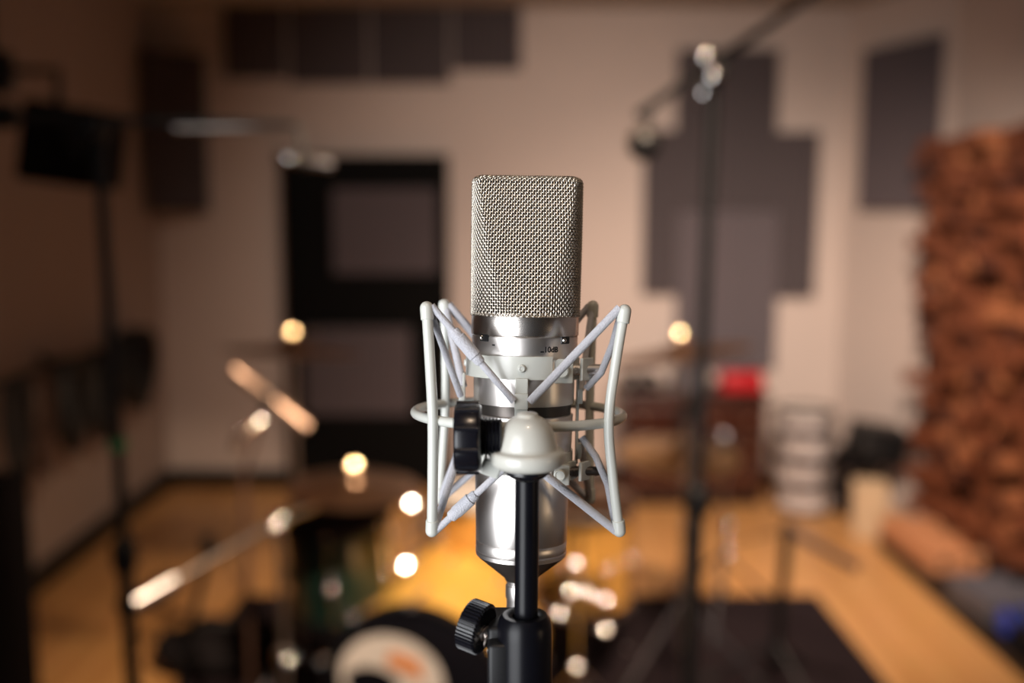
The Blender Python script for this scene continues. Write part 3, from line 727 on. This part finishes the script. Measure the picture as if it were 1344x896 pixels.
coil('long black cable coil second from the far end of the rail', 5.1, .30, .46, 26, 'rubber', r=.010)
coil('black cable coil in the middle of the wall rail', 4.78, .30, .44, 26, 'rubber', r=.011)
coil('thin brown cable loop hanging near the left edge', 4.42, .20, .50, 5, 'leather', r=.008)
coil('thin dark cable loop hanging nearest the left edge', 4.22, .16, .55, 5, 'rubber', r=.008)
# tall black case at the left edge
q = P(54, 880, 3.0); w = .5
zt = P(14, 618, 3.0).z
t = thing('equipment_case', 'tall black equipment case cut off by the left edge', 'case', (q.x-w/2, 2.75, 0))
bm = bmn(); box(bm, (q.x-w/2, 2.75, zt/2+.02), (w, .5, zt-.06), bev=.012); finish('body', bm, M['blackmatte'], t)
bm = bmn(); box(bm, (q.x-w/2, 2.75, zt-.012), (w+.012, .512, .03), bev=.008); finish('lid', bm, M['blackmatte'], t)
for sx in (-1, 1):
    for s2 in (-1, 1):
        bm = bmn(); lathe(bm, [(0, -.012), (.025, -.012), (.025, .012), (0, .012)], 16, align((q.x-w/2+sx*.2, 2.75+s2*.2, .026), (1, 0, 0))); finish('caster', bm, M['rubber'], t)
# dark carpet / bag heap at lower left on the mat: a kit bag
q = floor_at(300, 880)
bm = bmn(); ball(bm, (0, 0, 0), 1, 32); 
for v in bm.verts:
    v.co = Vector((v.co.x*.30, v.co.y*.20, (v.co.z if v.co.z > 0 else v.co.z*.6)*.10)); v.co += Vector((0, 0, .012*math.sin(v.co.x*40)))
bmesh.ops.translate(bm, vec=(q.x, q.y+.05, .075), verts=bm.verts)
t = thing('kit_bag', 'soft black kit bag lying on the mat, lower left', 'bag', (q.x, q.y+.05, .012)); finish('bag_body', bm, M['blackmatte'], t)
bm = bmn()
tube(bm, smooth_path([(q.x-.12, q.y-.02, .16), (q.x-.08, q.y-.06, .21), (q.x+.08, q.y-.06, .21), (q.x+.12, q.y-.02, .16)], 5), .009, 8); finish('handle', bm, M['rubber'], t)

# ================================================================== THE MICROPHONE
YM = .54
O = P(687, 544, YM)
TILT = math.radians(3.9)
Z = Vector((math.sin(math.radians(1.0)), math.sin(TILT), math.cos(TILT))).normalized()
MM = align(O, Z)
S = .001*1.0
PXM = (O - Vector((0, 0, CAMH))).dot(Vector((0, math.cos(PITCH), -math.sin(PITCH))))/FPX    # metres per photo pixel at the axis
def zpx(py): return (544-py)*PXM/.993
mic = thing('condenser_microphone', 'silver large-diaphragm condenser microphone in the shock mount', 'microphone', MM @ Vector((0, 0, zpx(790))))
def mpart(nm, bm, m, par=mic, smooth=True, angle=40):
    bmesh.ops.transform(bm, matrix=MM, verts=bm.verts); return finish(nm, bm, M[m], par, smooth=smooth, angle=angle)
def px(v): return v*PXM
R0 = px(70.2)
# --- woven head grille
zb, zt = zpx(413), zpx(239)
ZR = Matrix.Rotation(math.radians(7), 3, 'Z')
def outline(z_, inset, nn=720):
    f = min(1, max(0, (z_-zb)/(zt-zb)))
    h = R0*(1.0 - .48*min(1, f/.97))
    a = np.linspace(0, 2*PI, nn, endpoint=False)
    Rk = R0*(1.012 if f > .5 else 1+.024*f)
    x = Rk*np.cos(a); y = Rk*np.sin(a)
    k = R0*.10                                                         # soft corner where the flat face meets the round side
    ay = np.abs(y); d = h - ay
    ys = np.where(f < .02, ay, .5*(ay + h - np.sqrt(d*d + (k*.35)**2)) + (0 if f > .1 else 0))
    ys = ys*(min(ay.max(), h)/max(1e-9, ys.max()))
    y = np.sign(y)*ys
    if inset > 0:
        x = x*(R0-inset)/R0; y = y*max(.02, (h-inset)/h)
    c, s = math.cos(math.radians(-2)), math.sin(math.radians(-2))
    return np.stack([x*c - y*s, x*s + y*c], 1)
def resample(c, n):
    d = np.linalg.norm(np.roll(c, -1, 0)-c, axis=1); L = np.concatenate([[0], np.cumsum(d)]); cc = np.concatenate([c, c[:1]])
    t_ = np.linspace(0, L[-1], n, endpoint=False)
    return np.stack([np.interp(t_, L, cc[:, 0]), np.interp(t_, L, cc[:, 1])], 1)
re_ = px(7); prof = []
pitch_v = px(3.62)
s_side = np.arange(zb-.0005, zt-re_, pitch_v/2)
for z_ in s_side: prof.append((z_, 0))
for k in range(1, 9):
    a = k/8*PI/2; prof.append((zt-re_+re_*math.sin(a), re_*(1-math.cos(a))))
while prof[-1][1] < R0*.46: prof.append((zt + px(.6)*0, prof[-1][1]+pitch_v/2))
NV = 122; NU = NV*2; NP = len(prof)
G = np.zeros((NP, NU, 3))
for i, (z_, ins) in enumerate(prof):
    q = resample(outline(z_, ins), NU); G[i, :, :2] = q; G[i, :, 2] = z_
TU = np.roll(G, -1, 1) - np.roll(G, 1, 1); TU /= np.linalg.norm(TU, axis=2, keepdims=True)+1e-12
TV = np.gradient(G, axis=0); TV /= np.linalg.norm(TV, axis=2, keepdims=True)+1e-12
NN = np.cross(TU, TV); NN /= np.linalg.norm(NN, axis=2, keepdims=True)+1e-12
wr = px(.84); amp = px(.84); sg = 6
ang6 = [2*PI*k/sg for k in range(sg)]
V = []; F = []
def add_strip(path, N_, B_, closed):
    base_ = len(V); n = len(path)
    for i in range(n):
        for a in ang6: V.append(path[i] + wr*(math.cos(a)*N_[i] + math.sin(a)*B_[i]))
    for i in range(n if closed else n-1):
        j = (i+1) % n
        for k in range(sg):
            F.append((base_+i*sg+k, base_+i*sg+(k+1) % sg, base_+j*sg+(k+1) % sg, base_+j*sg+k))
nside = len(s_side)
for c_ in range(NV):                # upright wires at even columns
    u = c_*2; off = np.array([amp*math.cos(PI*(i/2 + c_)) for i in range(NP)])[:, None]
    add_strip(G[:, u] + off*NN[:, u], NN[:, u], TU[:, u], False)
for r_ in range(0, NP, 2):          # level wires at even rows
    off = np.array([-amp*math.cos(PI*(r_/2 + j/2)) for j in range(NU)])[:, None]
    add_strip(G[r_] + off*NN[r_], NN[r_], TV[r_], True)
me = bpy.data.meshes.new('woven_grille'); 
VV = np.array(V); Mn = np.array(MM); VV = VV @ Mn[:3, :3].T + Mn[:3, 3] - np.array(ORG[mic.name])
me.from_pydata(VV.tolist(), [], F); me.polygons.foreach_set('use_smooth', [True]*len(me.polygons)); me.materials.append(M['mesh']); me.update()
o = bpy.data.objects.new('woven_grille', me); C.objects.link(o); o.parent = mic; ORG['woven_grille'] = ORG[mic.name]
# inner fine gauze
V = []; F = []
GI = G - NN*px(2.6)
st = list(range(0, NP, 2))
for i in st:
    for j in range(0, NU, 2): V.append(GI[i, j])
w_ = NU//2
for i in range(len(st)-1):
    for j in range(w_): F.append((i*w_+j, i*w_+(j+1) % w_, (i+1)*w_+(j+1) % w_, (i+1)*w_+j))
F.append(tuple((len(st)-1)*w_+j for j in range(w_)))
VV = np.array(V) @ Mn[:3, :3].T + Mn[:3, 3] - np.array(ORG[mic.name])
me = bpy.data.meshes.new('inner_gauze'); me.from_pydata(VV.tolist(), [], F); me.materials.append(M['mesh_in']); me.update()
o = bpy.data.objects.new('inner_gauze', me); C.objects.link(o); o.parent = mic
# --- body
r = px
mpart('polished_band', lathe(bmn(), [(r(66), zpx(411)), (r(69.2), zpx(411)), (r(70), zpx(412.2)), (r(70), zpx(438)), (r(69.2), zpx(439.5)), (r(67.5), zpx(439.5)), (r(67), zpx(441))], 128), 'nickel2')
mpart('upper_body', lathe(bmn(), [(r(66), zpx(439)), (r(68.6), zpx(440.6)), (r(69), zpx(442)), (r(68.6), zpx(466)), (r(67.8), zpx(469)), (r(66.5), zpx(470)), (r(66.3), zpx(474)), (r(66.0), zpx(500)), (r(65.6), zpx(524)), (r(65.2), zpx(527)), (r(60), zpx(527.5))], 128), 'nickel')
mpart('groove', lathe(bmn(), [(r(62.5), zpx(526)), (r(61.8), zpx(542)), (r(61), zpx(544))], 96), 'bronze')
mpart('lower_body', lathe(bmn(), [(r(60), zpx(540.5)), (r(64), zpx(541)), (r(64.8), zpx(542)), (r(63), zpx(600)), (r(61), zpx(660)), (r(60), zpx(706)), (r(59), zpx(707.5)), (r(60), zpx(709)), (r(60), zpx(719)), (r(59.2), zpx(720.5)), (r(60.2), zpx(722)), (r(59.5), zpx(727)), (r(57), zpx(728))], 128), 'nickel')
mpart('base_cone', lathe(bmn(), [(r(57.5), zpx(726)), (r(56.5), zpx(730)), (r(22), zpx(758)), (r(20), zpx(762)), (0, zpx(762))], 96), 'bronze')
mpart('connector', lathe(bmn(), [(r(19), zpx(760)), (r(19), zpx(764)), (r(17.5), zpx(766)), (r(17.5), zpx(768)), (r(19.5), zpx(769)), (r(19.5), zpx(785)), (r(18), zpx(787)), (r(18), zpx(835)), (r(10), zpx(850)), (0, zpx(850))], 64), 'nickel')
# recessed switches
def on_body(pxx, pyy, rad): 
    x = (pxx-687-(544-pyy)*math.tan(math.radians(1)))*PXM; x = max(-rad*.99, min(rad*.99, x)); a = math.asin(x/rad)
    return Vector((x, -rad*math.cos(a), zpx(pyy))), a
for pxx, pyy in ((637, 443), (739, 444.5)):
    q, a = on_body(pxx, pyy-1.0, r(69.1))
    n_ = Vector((math.sin(a), -math.cos(a), 0)); sl = align(q, n_, Vector((math.cos(a), math.sin(a), 0)))
    bm = bmn(); box(bm, (0, 0, -.0003), (r(16), r(9.5), .0016), bev=.0006); bmesh.ops.transform(bm, matrix=sl, verts=bm.verts)
    sw = mpart('switch_slot', bm, 'ink')
    bm = bmn(); ball(bm, (-r(3.5), 0, .0006), r(3.2), 16); bmesh.ops.transform(bm, matrix=sl, verts=bm.verts); mpart('switch_toggle', bm, 'chrome', sw)
# printed marks: bars and the -10dB legend
def printed(txt, pxx, pyy, h, m, rad, dz=.0001, nm='printed_marking', bold=0.0):
    cu = bpy.data.curves.new('txt', 'FONT'); cu.body = txt; cu.size = h; cu.align_x = 'CENTER'; cu.align_y = 'CENTER'; cu.offset = bold; cu.extrude = .00002
    to = bpy.data.objects.new('txt', cu); C.objects.link(to)
    dg = bpy.context.evaluated_depsgraph_get(); me_ = bpy.data.meshes.new_from_object(to.evaluated_get(dg))
    bpy.data.objects.remove(to); bm = bmn(); bm.from_mesh(me_)
    q, a0 = on_body(pxx, pyy, rad)
    for v in bm.verts:
        a = a0 + v.co.x/rad; rr = rad + dz + v.co.z
        v.co = Vector((rr*math.sin(a), -rr*math.cos(a), q.z + v.co.y))
    return mpart(nm, bm, m, smooth=False)
printed('-', 649, 449, .0075, 'ink', r(69.0))
printed('-', 709.5, 456, .0075, 'ink', r(69.0))
printed('10dB', 721, 455, .0040, 'ink', r(69.0), bold=.00012)
# ------------------------------------------------------------------ shock mount
def Q(px_, py_, dy): return P(px_, py_, YM+dy)
RC = P(681, 541.5, YM)
sm = thing('shock_mount', 'cream wire cradle shock mount with grey elastic bands around the microphone', 'shock mount', Q(692, 630, -.067))
def sp(nm, bm, m, par=sm, smooth=True, angle=40): return finish(nm, bm, M[m], par, smooth=smooth, angle=angle)
RM = align(RC, Z)
ring = [RM @ Vector((px(135.3)*math.cos(a), px(135.3)*math.sin(a), 0)) for a in [2*PI*k/96 for k in range(96)]]
sp('ring', tube(bmn(), ring, px(6.3), 16, closed=True), 'cream')
corners = dict(
    FL=(Q(560, 403, -.030), Q(568, 548, -.040), Q(567, 697, -.030)),
    FR=(Q(820, 407, -.030), Q(799, 553, -.038), Q(813, 697, -.030)),
    BL=(Q(583, 399, .034), Q(585, 530, .036), Q(576, 655, .034)),
    BR=(Q(778, 401, .034), Q(774, 528, .036), Q(774, 655, .034)))
for k_, (a, m_, b2) in corners.items():
    fr = k_[0] == 'F'
    sp('upright_rod', tube(bmn(), smooth_path([a, a.lerp(m_, .5) + (m_-a.lerp(b2, .5))*.10, m_, b2.lerp(m_, .5) + (m_-a.lerp(b2, .5))*.10, b2], 8), px(6.6 if k_ != 'FR' else 6.2)*(1 if fr else .95), 20), 'cream')
    for e, o2 in ((a, m_), (b2, m_)):
        d = (e-o2).normalized()
        bm = bmn(); tube(bm, [e-d*px(16), e-d*px(15), e-d*px(1)], [px(7), px(8.0), px(8.3)], 24); ball(bm, e-d*px(1), px(8.3), 24); sp('end_cap', bm, 'cream')
# inner basket: bands, strips, hooks
BC = Q(683, 484, 0) ; 
bc_off = (683-687)*PXM
def band(z0, z1, rad, m='cream'):
    bm = bmn(); pr = [(rad-.0012, z0), (rad, z0), (rad, z1), (rad-.0012, z1), (rad-.0012, z0)]
    lathe(bm, pr, 96, Matrix.Translation((bc_off, 0, 0)), ang=(math.radians(-40), math.radians(302)))
    bmesh.ops.transform(bm, matrix=MM, verts=bm.verts); return bm
sp('upper_band', band(zpx(492), zpx(463.5), px(72.5)), 'cream', angle=30)
sp('lower_band', band(zpx(612), zpx(588), px(69.5)), 'cream', angle=30)
def L2W(x, y, z): return MM @ Vector((x+bc_off, y, z))
for az in (-90, 180, 0, 90):
    a = math.radians(az); c, s = math.cos(a), math.sin(a); rad = px(74.5)
    bm = bmn(); box(bm, (bc_off+rad*c, rad*s, (zpx(490)+zpx(606))/2), (.0014, px(16), zpx(490)-zpx(606)), Matrix.Rotation(a, 3, 'Z'), bev=.0004)
    bmesh.ops.transform(bm, matrix=MM, verts=bm.verts); strip = sp('basket_strip', bm, 'cream', smooth=False)
    for zc in (518, 590):
        bm = bmn(); box(bm, (bc_off+(rad+px(3))*c, (rad+px(3))*s, zpx(zc)), (px(7), px(17), px(20)), Matrix.Rotation(a, 3, 'Z'), bev=.0006)
        bmesh.ops.transform(bm, matrix=MM, verts=bm.verts); sp('elastic_hook', bm, 'cream', strip)
# rivets on the upper band
for az in (-90, 172, ):
    a = math.radians(az); bm = bmn(); lathe(bm, [(px(5.2), -.0006), (px(5), .0006), (px(4.2), .0012), (px(3), .0014), (px(2.6), .0009), (0, .0011)], 24, align(Vector((bc_off+px(72.5)*math.cos(a), px(72.5)*math.sin(a), zpx(478))), (math.cos(a), math.sin(a), 0)))
    bmesh.ops.transform(bm, matrix=MM, verts=bm.verts); sp('rivet', bm, 'cream')
# closing lugs with bolt at right (upper and lower)
for cy_, sc_ in ((482, 1.0), (613, .85)):
    a = math.radians(-44); e = Vector((bc_off+px(71)*math.cos(a), px(71)*math.sin(a), zpx(cy_)))
    bm = bmn(); box(bm, e + Vector((px(2), -px(2), 0)), (px(24)*sc_, .0016, px(31)*sc_), Matrix.Rotation(math.radians(12), 3, 'Z'), bev=.0005)
    bmesh.ops.transform(bm, matrix=MM, verts=bm.verts); sp('band_end_plate', bm, 'cream', smooth=False)
    bm = bmn(); lathe(bm, [(px(8.5)*sc_, -.0006), (px(8.5)*sc_, .0005), (px(7)*sc_, .001), (px(6.5)*sc_, .0005), (0, .0005)], 24, align(e+Vector((px(0), -px(5), 0)), (-.2, -1, 0)))
    bmesh.ops.transform(bm, matrix=MM, verts=bm.verts); sp('rivet', bm, 'cream')
    x1 = px(66); x2 = px(84)
    for xx in (x1, x2):
        bm = bmn(); box(bm, (bc_off+xx, -px(24), zpx(cy_-1)), (.0018, px(26)*sc_, px(29)*sc_), Matrix.Rotation(math.radians(-38), 3, 'Z'), bev=.0005)
        bmesh.ops.transform(bm, matrix=MM, verts=bm.verts); sp('clamp_lug', bm, 'cream', smooth=False)
    bm = bmn(); p1, p2 = Vector((bc_off+px(60), -px(26), zpx(cy_))), Vector((bc_off+px(106), -px(16), zpx(cy_)))
    tube(bm, [p1, p2], px(7)*sc_, 20); 
    for k in range(5): tube(bm, [p1.lerp(p2, .14+k*.07), p1.lerp(p2, .17+k*.07)], px(8.3)*sc_, 20)
    bmesh.ops.transform(bm, matrix=MM, verts=bm.verts); sp('clamp_bolt', bm, 'nickel' if cy_ < 500 else 'bronze')
# elastic bands
rb = px(75)/1
hook = lambda az, zc: MM @ Vector((bc_off+px(80)*math.cos(math.radians(az)), px(80)*math.sin(math.radians(az)), zpx(zc)))
def offs(v, d): return v + Vector(d)
def elastic(pts, rr=4.2, sleeve=None, wide=1.0):
    pts = [Vector(p) for p in pts]
    o = sp('elastic_band', tube(bmn(), pts, px(rr), 12), 'elastic')
    if sleeve:
        a, b2 = pts[0].lerp(pts[-1], sleeve[0]), pts[0].lerp(pts[-1], sleeve[1]); d = (b2-a).normalized()
        bm = bmn(); L = (b2-a).length
        tube(bm, [a, a+d*.0006, a+d*L*.2, a+d*L*.21, a+d*L*.78, a+d*L*.80, b2-d*.0008, b2], [px(6.2), px(7.4), px(7.4), px(8.4), px(8.4), px(7.0), px(6.6), px(5.5)], 20)
        sp('adjusting_sleeve', bm, 'elastic', o)
Fu, Lu, Ru, Bu = hook(-90, 517), hook(180, 517), hook(0, 513), hook(90, 512)
Fl, Ll, Rl, Bl = hook(-90, 590), hook(180, 590), hook(0, 580), hook(90, 585)
c_ = corners; dx = Vector((px(7), 0, 0))
elastic([c_['FL'][0]+Vector((px(6), 0, px(2))), Fu-dx+Vector((-px(2), -.001, 0))], 4.6, (.26, .60))
elastic([c_['FR'][0]+Vector((-px(6), 0, px(3))), Fu+dx+Vector((px(3), -.001, -px(1)))], 5.4)
elastic([c_['FL'][0]+Vector((px(7), .002, -px(14))), Lu+Vector((px(2), -.008, 0))], 4.6)
elastic([c_['BL'][0]+Vector((px(2), 0, -px(4))), Lu+Vector((px(4), .006, px(6)))], 5.4)
elastic([c_['BL'][0]+Vector((px(6), 0, 0)), Bu-dx], 5.8)
elastic([c_['BR'][0]+Vector((-px(5), 0, 0)), Bu+dx], 4.8)
elastic([c_['BR'][0]+Vector((-px(1), 0, -px(3))), Ru+Vector((0, .006, 0))], 4.4)
elastic([c_['FR'][0]+Vector((-px(4), .003, -px(6))), Q(804, 452, -.018), Q(789, 489, -.010), Q(770, 509, -.004)], 4.6)
elastic([c_['FL'][2]+Vector((px(4), 0, 0)), Fl-dx+Vector((-px(2), -.001, 0))], 4.6, (.20, .53))
elastic([c_['FR'][2]+Vector((-px(4), 0, 0)), Fl+dx+Vector((px(2), -.001, 0))], 5.4)
elastic([c_['FL'][2]+Vector((px(5), .002, px(8))), Ll+Vector((px(2), -.008, 0))], 4.8)
elastic([c_['BL'][2]+Vector((px(2), 0, 0)), Ll+Vector((px(2), .006, 0))], 5.2)
elastic([c_['BL'][2]+Vector((px(4), 0, 0)), Bl-dx], 4.8)
elastic([c_['BR'][2]+Vector((-px(2), 0, 0)), Bl+dx], 4.8)
elastic([c_['BR'][2], Rl+Vector((0, .006, 0))], 4.6)
elastic([c_['FR'][2]+Vector((-px(5), .002, px(8))), Q(798, 636, -.020), Q(782, 599, -.012), Q(764, 574, -.006)], 4.8)
# --- swivel dome, barrel and knob
DC = P(692, 600, YM-.067); PD = PXM*(YM-.067)/YM
def dz(py): return (600-py)*PD*1.01
bm = lathe(bmn(), [(0, dz(541)), (PD*12, dz(541)), (PD*14, dz(542.5)), (PD*14.5, dz(545)), (PD*19, dz(547)), (PD*25, dz(551)), (PD*31, dz(558)), (PD*35, dz(566)), (PD*38, dz(575)), (PD*39.8, dz(583)), (PD*40.5, dz(587)), (PD*42, dz(588.5)), (PD*46, dz(589)), (PD*49, dz(591)), (PD*50, dz(595)), (PD*49.8, dz(603)), (PD*47, dz(608)), (PD*42, dz(612)), (PD*30, dz(615)), (0, dz(615))], 96)
sw = finish('swivel_dome', (bmesh.ops.translate(bm, vec=DC, verts=bm.verts), bm)[1], M['creamdome'], sm, angle=60)
bm = bmn(); lathe(bm, [(0, dz(614)), (PD*31, dz(614)), (PD*31, dz(619)), (PD*24, dz(625)), (0, dz(625))], 64, Matrix.Translation(DC)); sp('thread_collar', bm, 'blackgloss')
# bracket that ties the dome to the ring
bm = bmn(); box(bm, (DC+Vector((0, .016, dz(575)))), (PD*30, .030, PD*26), bev=.002); sp('swivel_bracket', bm, 'cream')
bm = bmn(); box(bm, P(645, 612, YM-.060), (PD*26, .010, PD*22), Matrix.Rotation(.35, 3, 'Y'), bev=.001); sp('fork_plate', bm, 'cream', smooth=False)
kc = P(614, 574, YM-.067)
bm = lathe(bmn(), [(0, -PD*17.5), (PD*41, -PD*17.5), (PD*44.5, -PD*15), (PD*45.5, -PD*12), (PD*45.5, PD*12), (PD*44.5, PD*15), (PD*41, PD*17.5), (0, PD*17.5)], 64, align(kc, (1, 0, 0)))
kn = sp('swivel_knob', bm, 'blackgloss')
for k in range(10):
    a = 2*PI*k/10+.16; bm = bmn(); cc_ = kc + Vector((0, math.cos(a)*PD*45, math.sin(a)*PD*45))
    tube(bm, [cc_+Vector((-PD*15, 0, 0)), cc_+Vector((PD*15, 0, 0))], PD*3.6, 10); sp('grip_ridge', bm, 'blackgloss', kn)
bm = bmn(); q1 = P(631, 573, YM-.067); q2 = P(659, 573, YM-.067)
prf = []
for k in range(13): prf.append(((PD*(26 if k % 2 else 22.5)), k/12))
tube(bm, [q1.lerp(q2, z_) for _, z_ in prf], [r_ for r_, _ in prf], 48); sp('threaded_barrel', bm, 'blackgloss')

# ------------------------------------------------------------------ stand in front
rd = PD*16.0
tp = P(692, 629, YM-.067); X0, Y0 = DC.x, DC.y
st_ = thing('microphone_stand', 'black stand in front carrying the shock mount on a thin rod', 'microphone stand', (X0, Y0, 0))
def rpart(nm, bm, m, par=st_, smooth=True): return finish(nm, bm, M[m], par, smooth=smooth)
zc0 = P(688, 812, Y0).z
rpart('rod', tube(bmn(), [(X0, Y0, tp.z), (X0-PD*2, Y0, zc0-.06)], rd, 40), 'rodblack')
PC = PXM*Y0/YM
XC = X0 - PD*3
bm = lathe(bmn(), [(rd*1.02, -.002), (rd*1.05, .0055), (PC*24, .0065), (PC*30, .0062), (PC*34.5, .0040), (PC*37, .001), (PC*37.5, -.004), (PC*37.5, -.13), (PC*30, -.135), (0, -.135)], 64, Matrix.Translation((XC, Y0, zc0-.004)))
rpart('clamp_sleeve', bm, 'rodblack')
bm = bmn(); box(bm, (XC-PC*20, Y0+.012, zc0-.020), (PC*62, .028, PC*92), bev=.0025, seg=3); rpart('clamp_block', bm, 'black')
bm = bmn(); box(bm, (XC-PC*33, Y0-.001, zc0-.022), (PC*34, .018, PC*74), bev=.0025, seg=3); rpart('clamp_jaw', bm, 'black')
# ribbed knob
kc = P(625, 822, Y0+.004); kax = Vector((-.86, .44, .16)).normalized()
RK = PC*33; bm = bmn(); nn = 42*4; rings = []
for zz_, rr, rib in ((-PC*14, .78, 0), (-PC*14, .92, 0), (-PC*12, 1.02, 1), (PC*13, 1.02, 1), (PC*15, .90, 0), (PC*15, .5, 0)):
    rg = []
    for k in range(nn):
        a = 2*PI*k/nn; q_ = RK*rr*(1+(.045*(1 if (k//2) % 2 else -1) if rib else 0)); rg.append(bm.verts.new((q_*math.cos(a), q_*math.sin(a), zz_)))
    rings.append(rg)
for i in range(len(rings)-1):
    for k in range(nn): bm.faces.new((rings[i][k], rings[i][(k+1) % nn], rings[i+1][(k+1) % nn], rings[i+1][k]))
bm.faces.new(rings[0]); bm.faces.new(rings[-1])
bmesh.ops.transform(bm, matrix=align(kc, kax), verts=bm.verts); rpart('ribbed_knob', bm, 'blackgloss', smooth=False)
je = Vector((XC-PC*38, Y0+.002, zc0-.020))
bm = bmn(); pts = []; 
s0 = kc - kax*PC*12
for k in range(60):
    t_ = k/59; a = t_*2*PI*4; ax_, ay_ = frame_of(kax); pts.append(s0.lerp(je, t_) + (ax_*math.cos(a)+ay_*math.sin(a))*PC*11)
tube(bm, pts, PC*1.8, 8); tube(bm, [s0, je], PC*6, 16); rpart('knob_spring', bm, 'chrome_r')
rpart('lower_tube', tube(bmn(), [(XC, Y0, zc0-.13), (XC, Y0, .12)], .0125, 24), 'black')
tripod(st_, (XC, Y0), .25, .28, 'black', a0=.5)
# cable from the connector, dropping behind the clamp
cpt = MM @ Vector((0, 0, zpx(846)))
t = finish('microphone_cable', tube(bmn(), smooth_path([cpt, cpt+Vector((0, .0, -.08)), cpt+Vector((-.02, .03, -.5)), (cpt.x-.03, cpt.y+.02, .3), (cpt.x-.10, cpt.y+.06, .02), (cpt.x-.35, cpt.y-.05, .006), (cpt.x-.6, cpt.y-.5, .006)], 10), .0032, 12), M['rubber'], loc=cpt)
tag(t, 'black cable plugged into the bottom connector of the silver microphone', 'cable')

# ================================================================== lights
def area(name, loc, target, size, power, col, shape='DISK', spread=None, size_y=None):
    l = bpy.data.lights.new(name, 'AREA'); l.shape = shape; l.size = size; l.energy = power; l.color = col
    if size_y: l.shape = 'RECTANGLE'; l.size_y = size_y
    if spread: l.spread = spread
    o = bpy.data.objects.new(name, l); C.objects.link(o); o.location = loc
    d = Vector(target)-Vector(loc); o.rotation_euler = d.to_track_quat('-Z', 'Y').to_euler(); return o
def spot(name, loc, target, power, col, cone, blend=.6, rad=.05):
    l = bpy.data.lights.new(name, 'SPOT'); l.energy = power; l.color = col; l.spot_size = math.radians(cone); l.spot_blend = blend; l.shadow_soft_size = rad
    o = bpy.data.objects.new(name, l); C.objects.link(o); o.location = loc
    d = Vector(target)-Vector(loc); o.rotation_euler = d.to_track_quat('-Z', 'Y').to_euler(); return o
WARM = (1.0, .74, .52)
area('softbox', (-.66, -.22, 1.55), (0, .54, 1.60), .80, 11, (.95, .97, 1.0), size_y=1.5, spread=math.radians(100))
area('warm_fill', (1.1, .0, 1.5), (0, .54, 1.6), .25, .8, (1, .72, .45))
spot('ceiling_spot_front', (.08, .02, 2.9), (.0, .6, 1.5), 20, WARM, 60, .8, .03)
spot('ceiling_spot_right', (1.0, 2.6, 2.9), (1.5, 5.7, .05), 640, (1.0, .78, .62), 80, 1.0, .12)
spot('added_spot_cymbals', KIT_LAMP, (-.74, 3.25, 1.15), 230, WARM, 33, .4, .05)  # added beam, no known lamp: makes cymbals and boom glint
spot('ceiling_spot_kit', KIT_LAMP, (-.05, 3.1, .45), 620, WARM, 54, .9, .05)
spot('added_wash_back', (.15, 3.3, 2.9), (.7, 6.5, .55), 225, (1.0, .80, .66), 104, 1.0, .12)  # added wash to brighten the back wall, no known lamp
spot('added_fill_left', (-.9, 1.6, 2.9), (-1.3, 4.6, .2), 4, WARM, 70, 1.0, .05)  # added dim fill for the left side, no known lamp
w = bpy.data.worlds.new('world'); sc.world = w; w.use_nodes = True
w.node_tree.nodes['Background'].inputs[0].default_value = (.5, .38, .3, 1); w.node_tree.nodes['Background'].inputs[1].default_value = .05
sc.view_settings.view_transform = 'Standard'; sc.view_settings.look = 'None'; sc.view_settings.exposure = 0.0
sc.cycles.use_denoising = True
sc.cycles.max_bounces = 6; sc.cycles.sample_clamp_indirect = 6
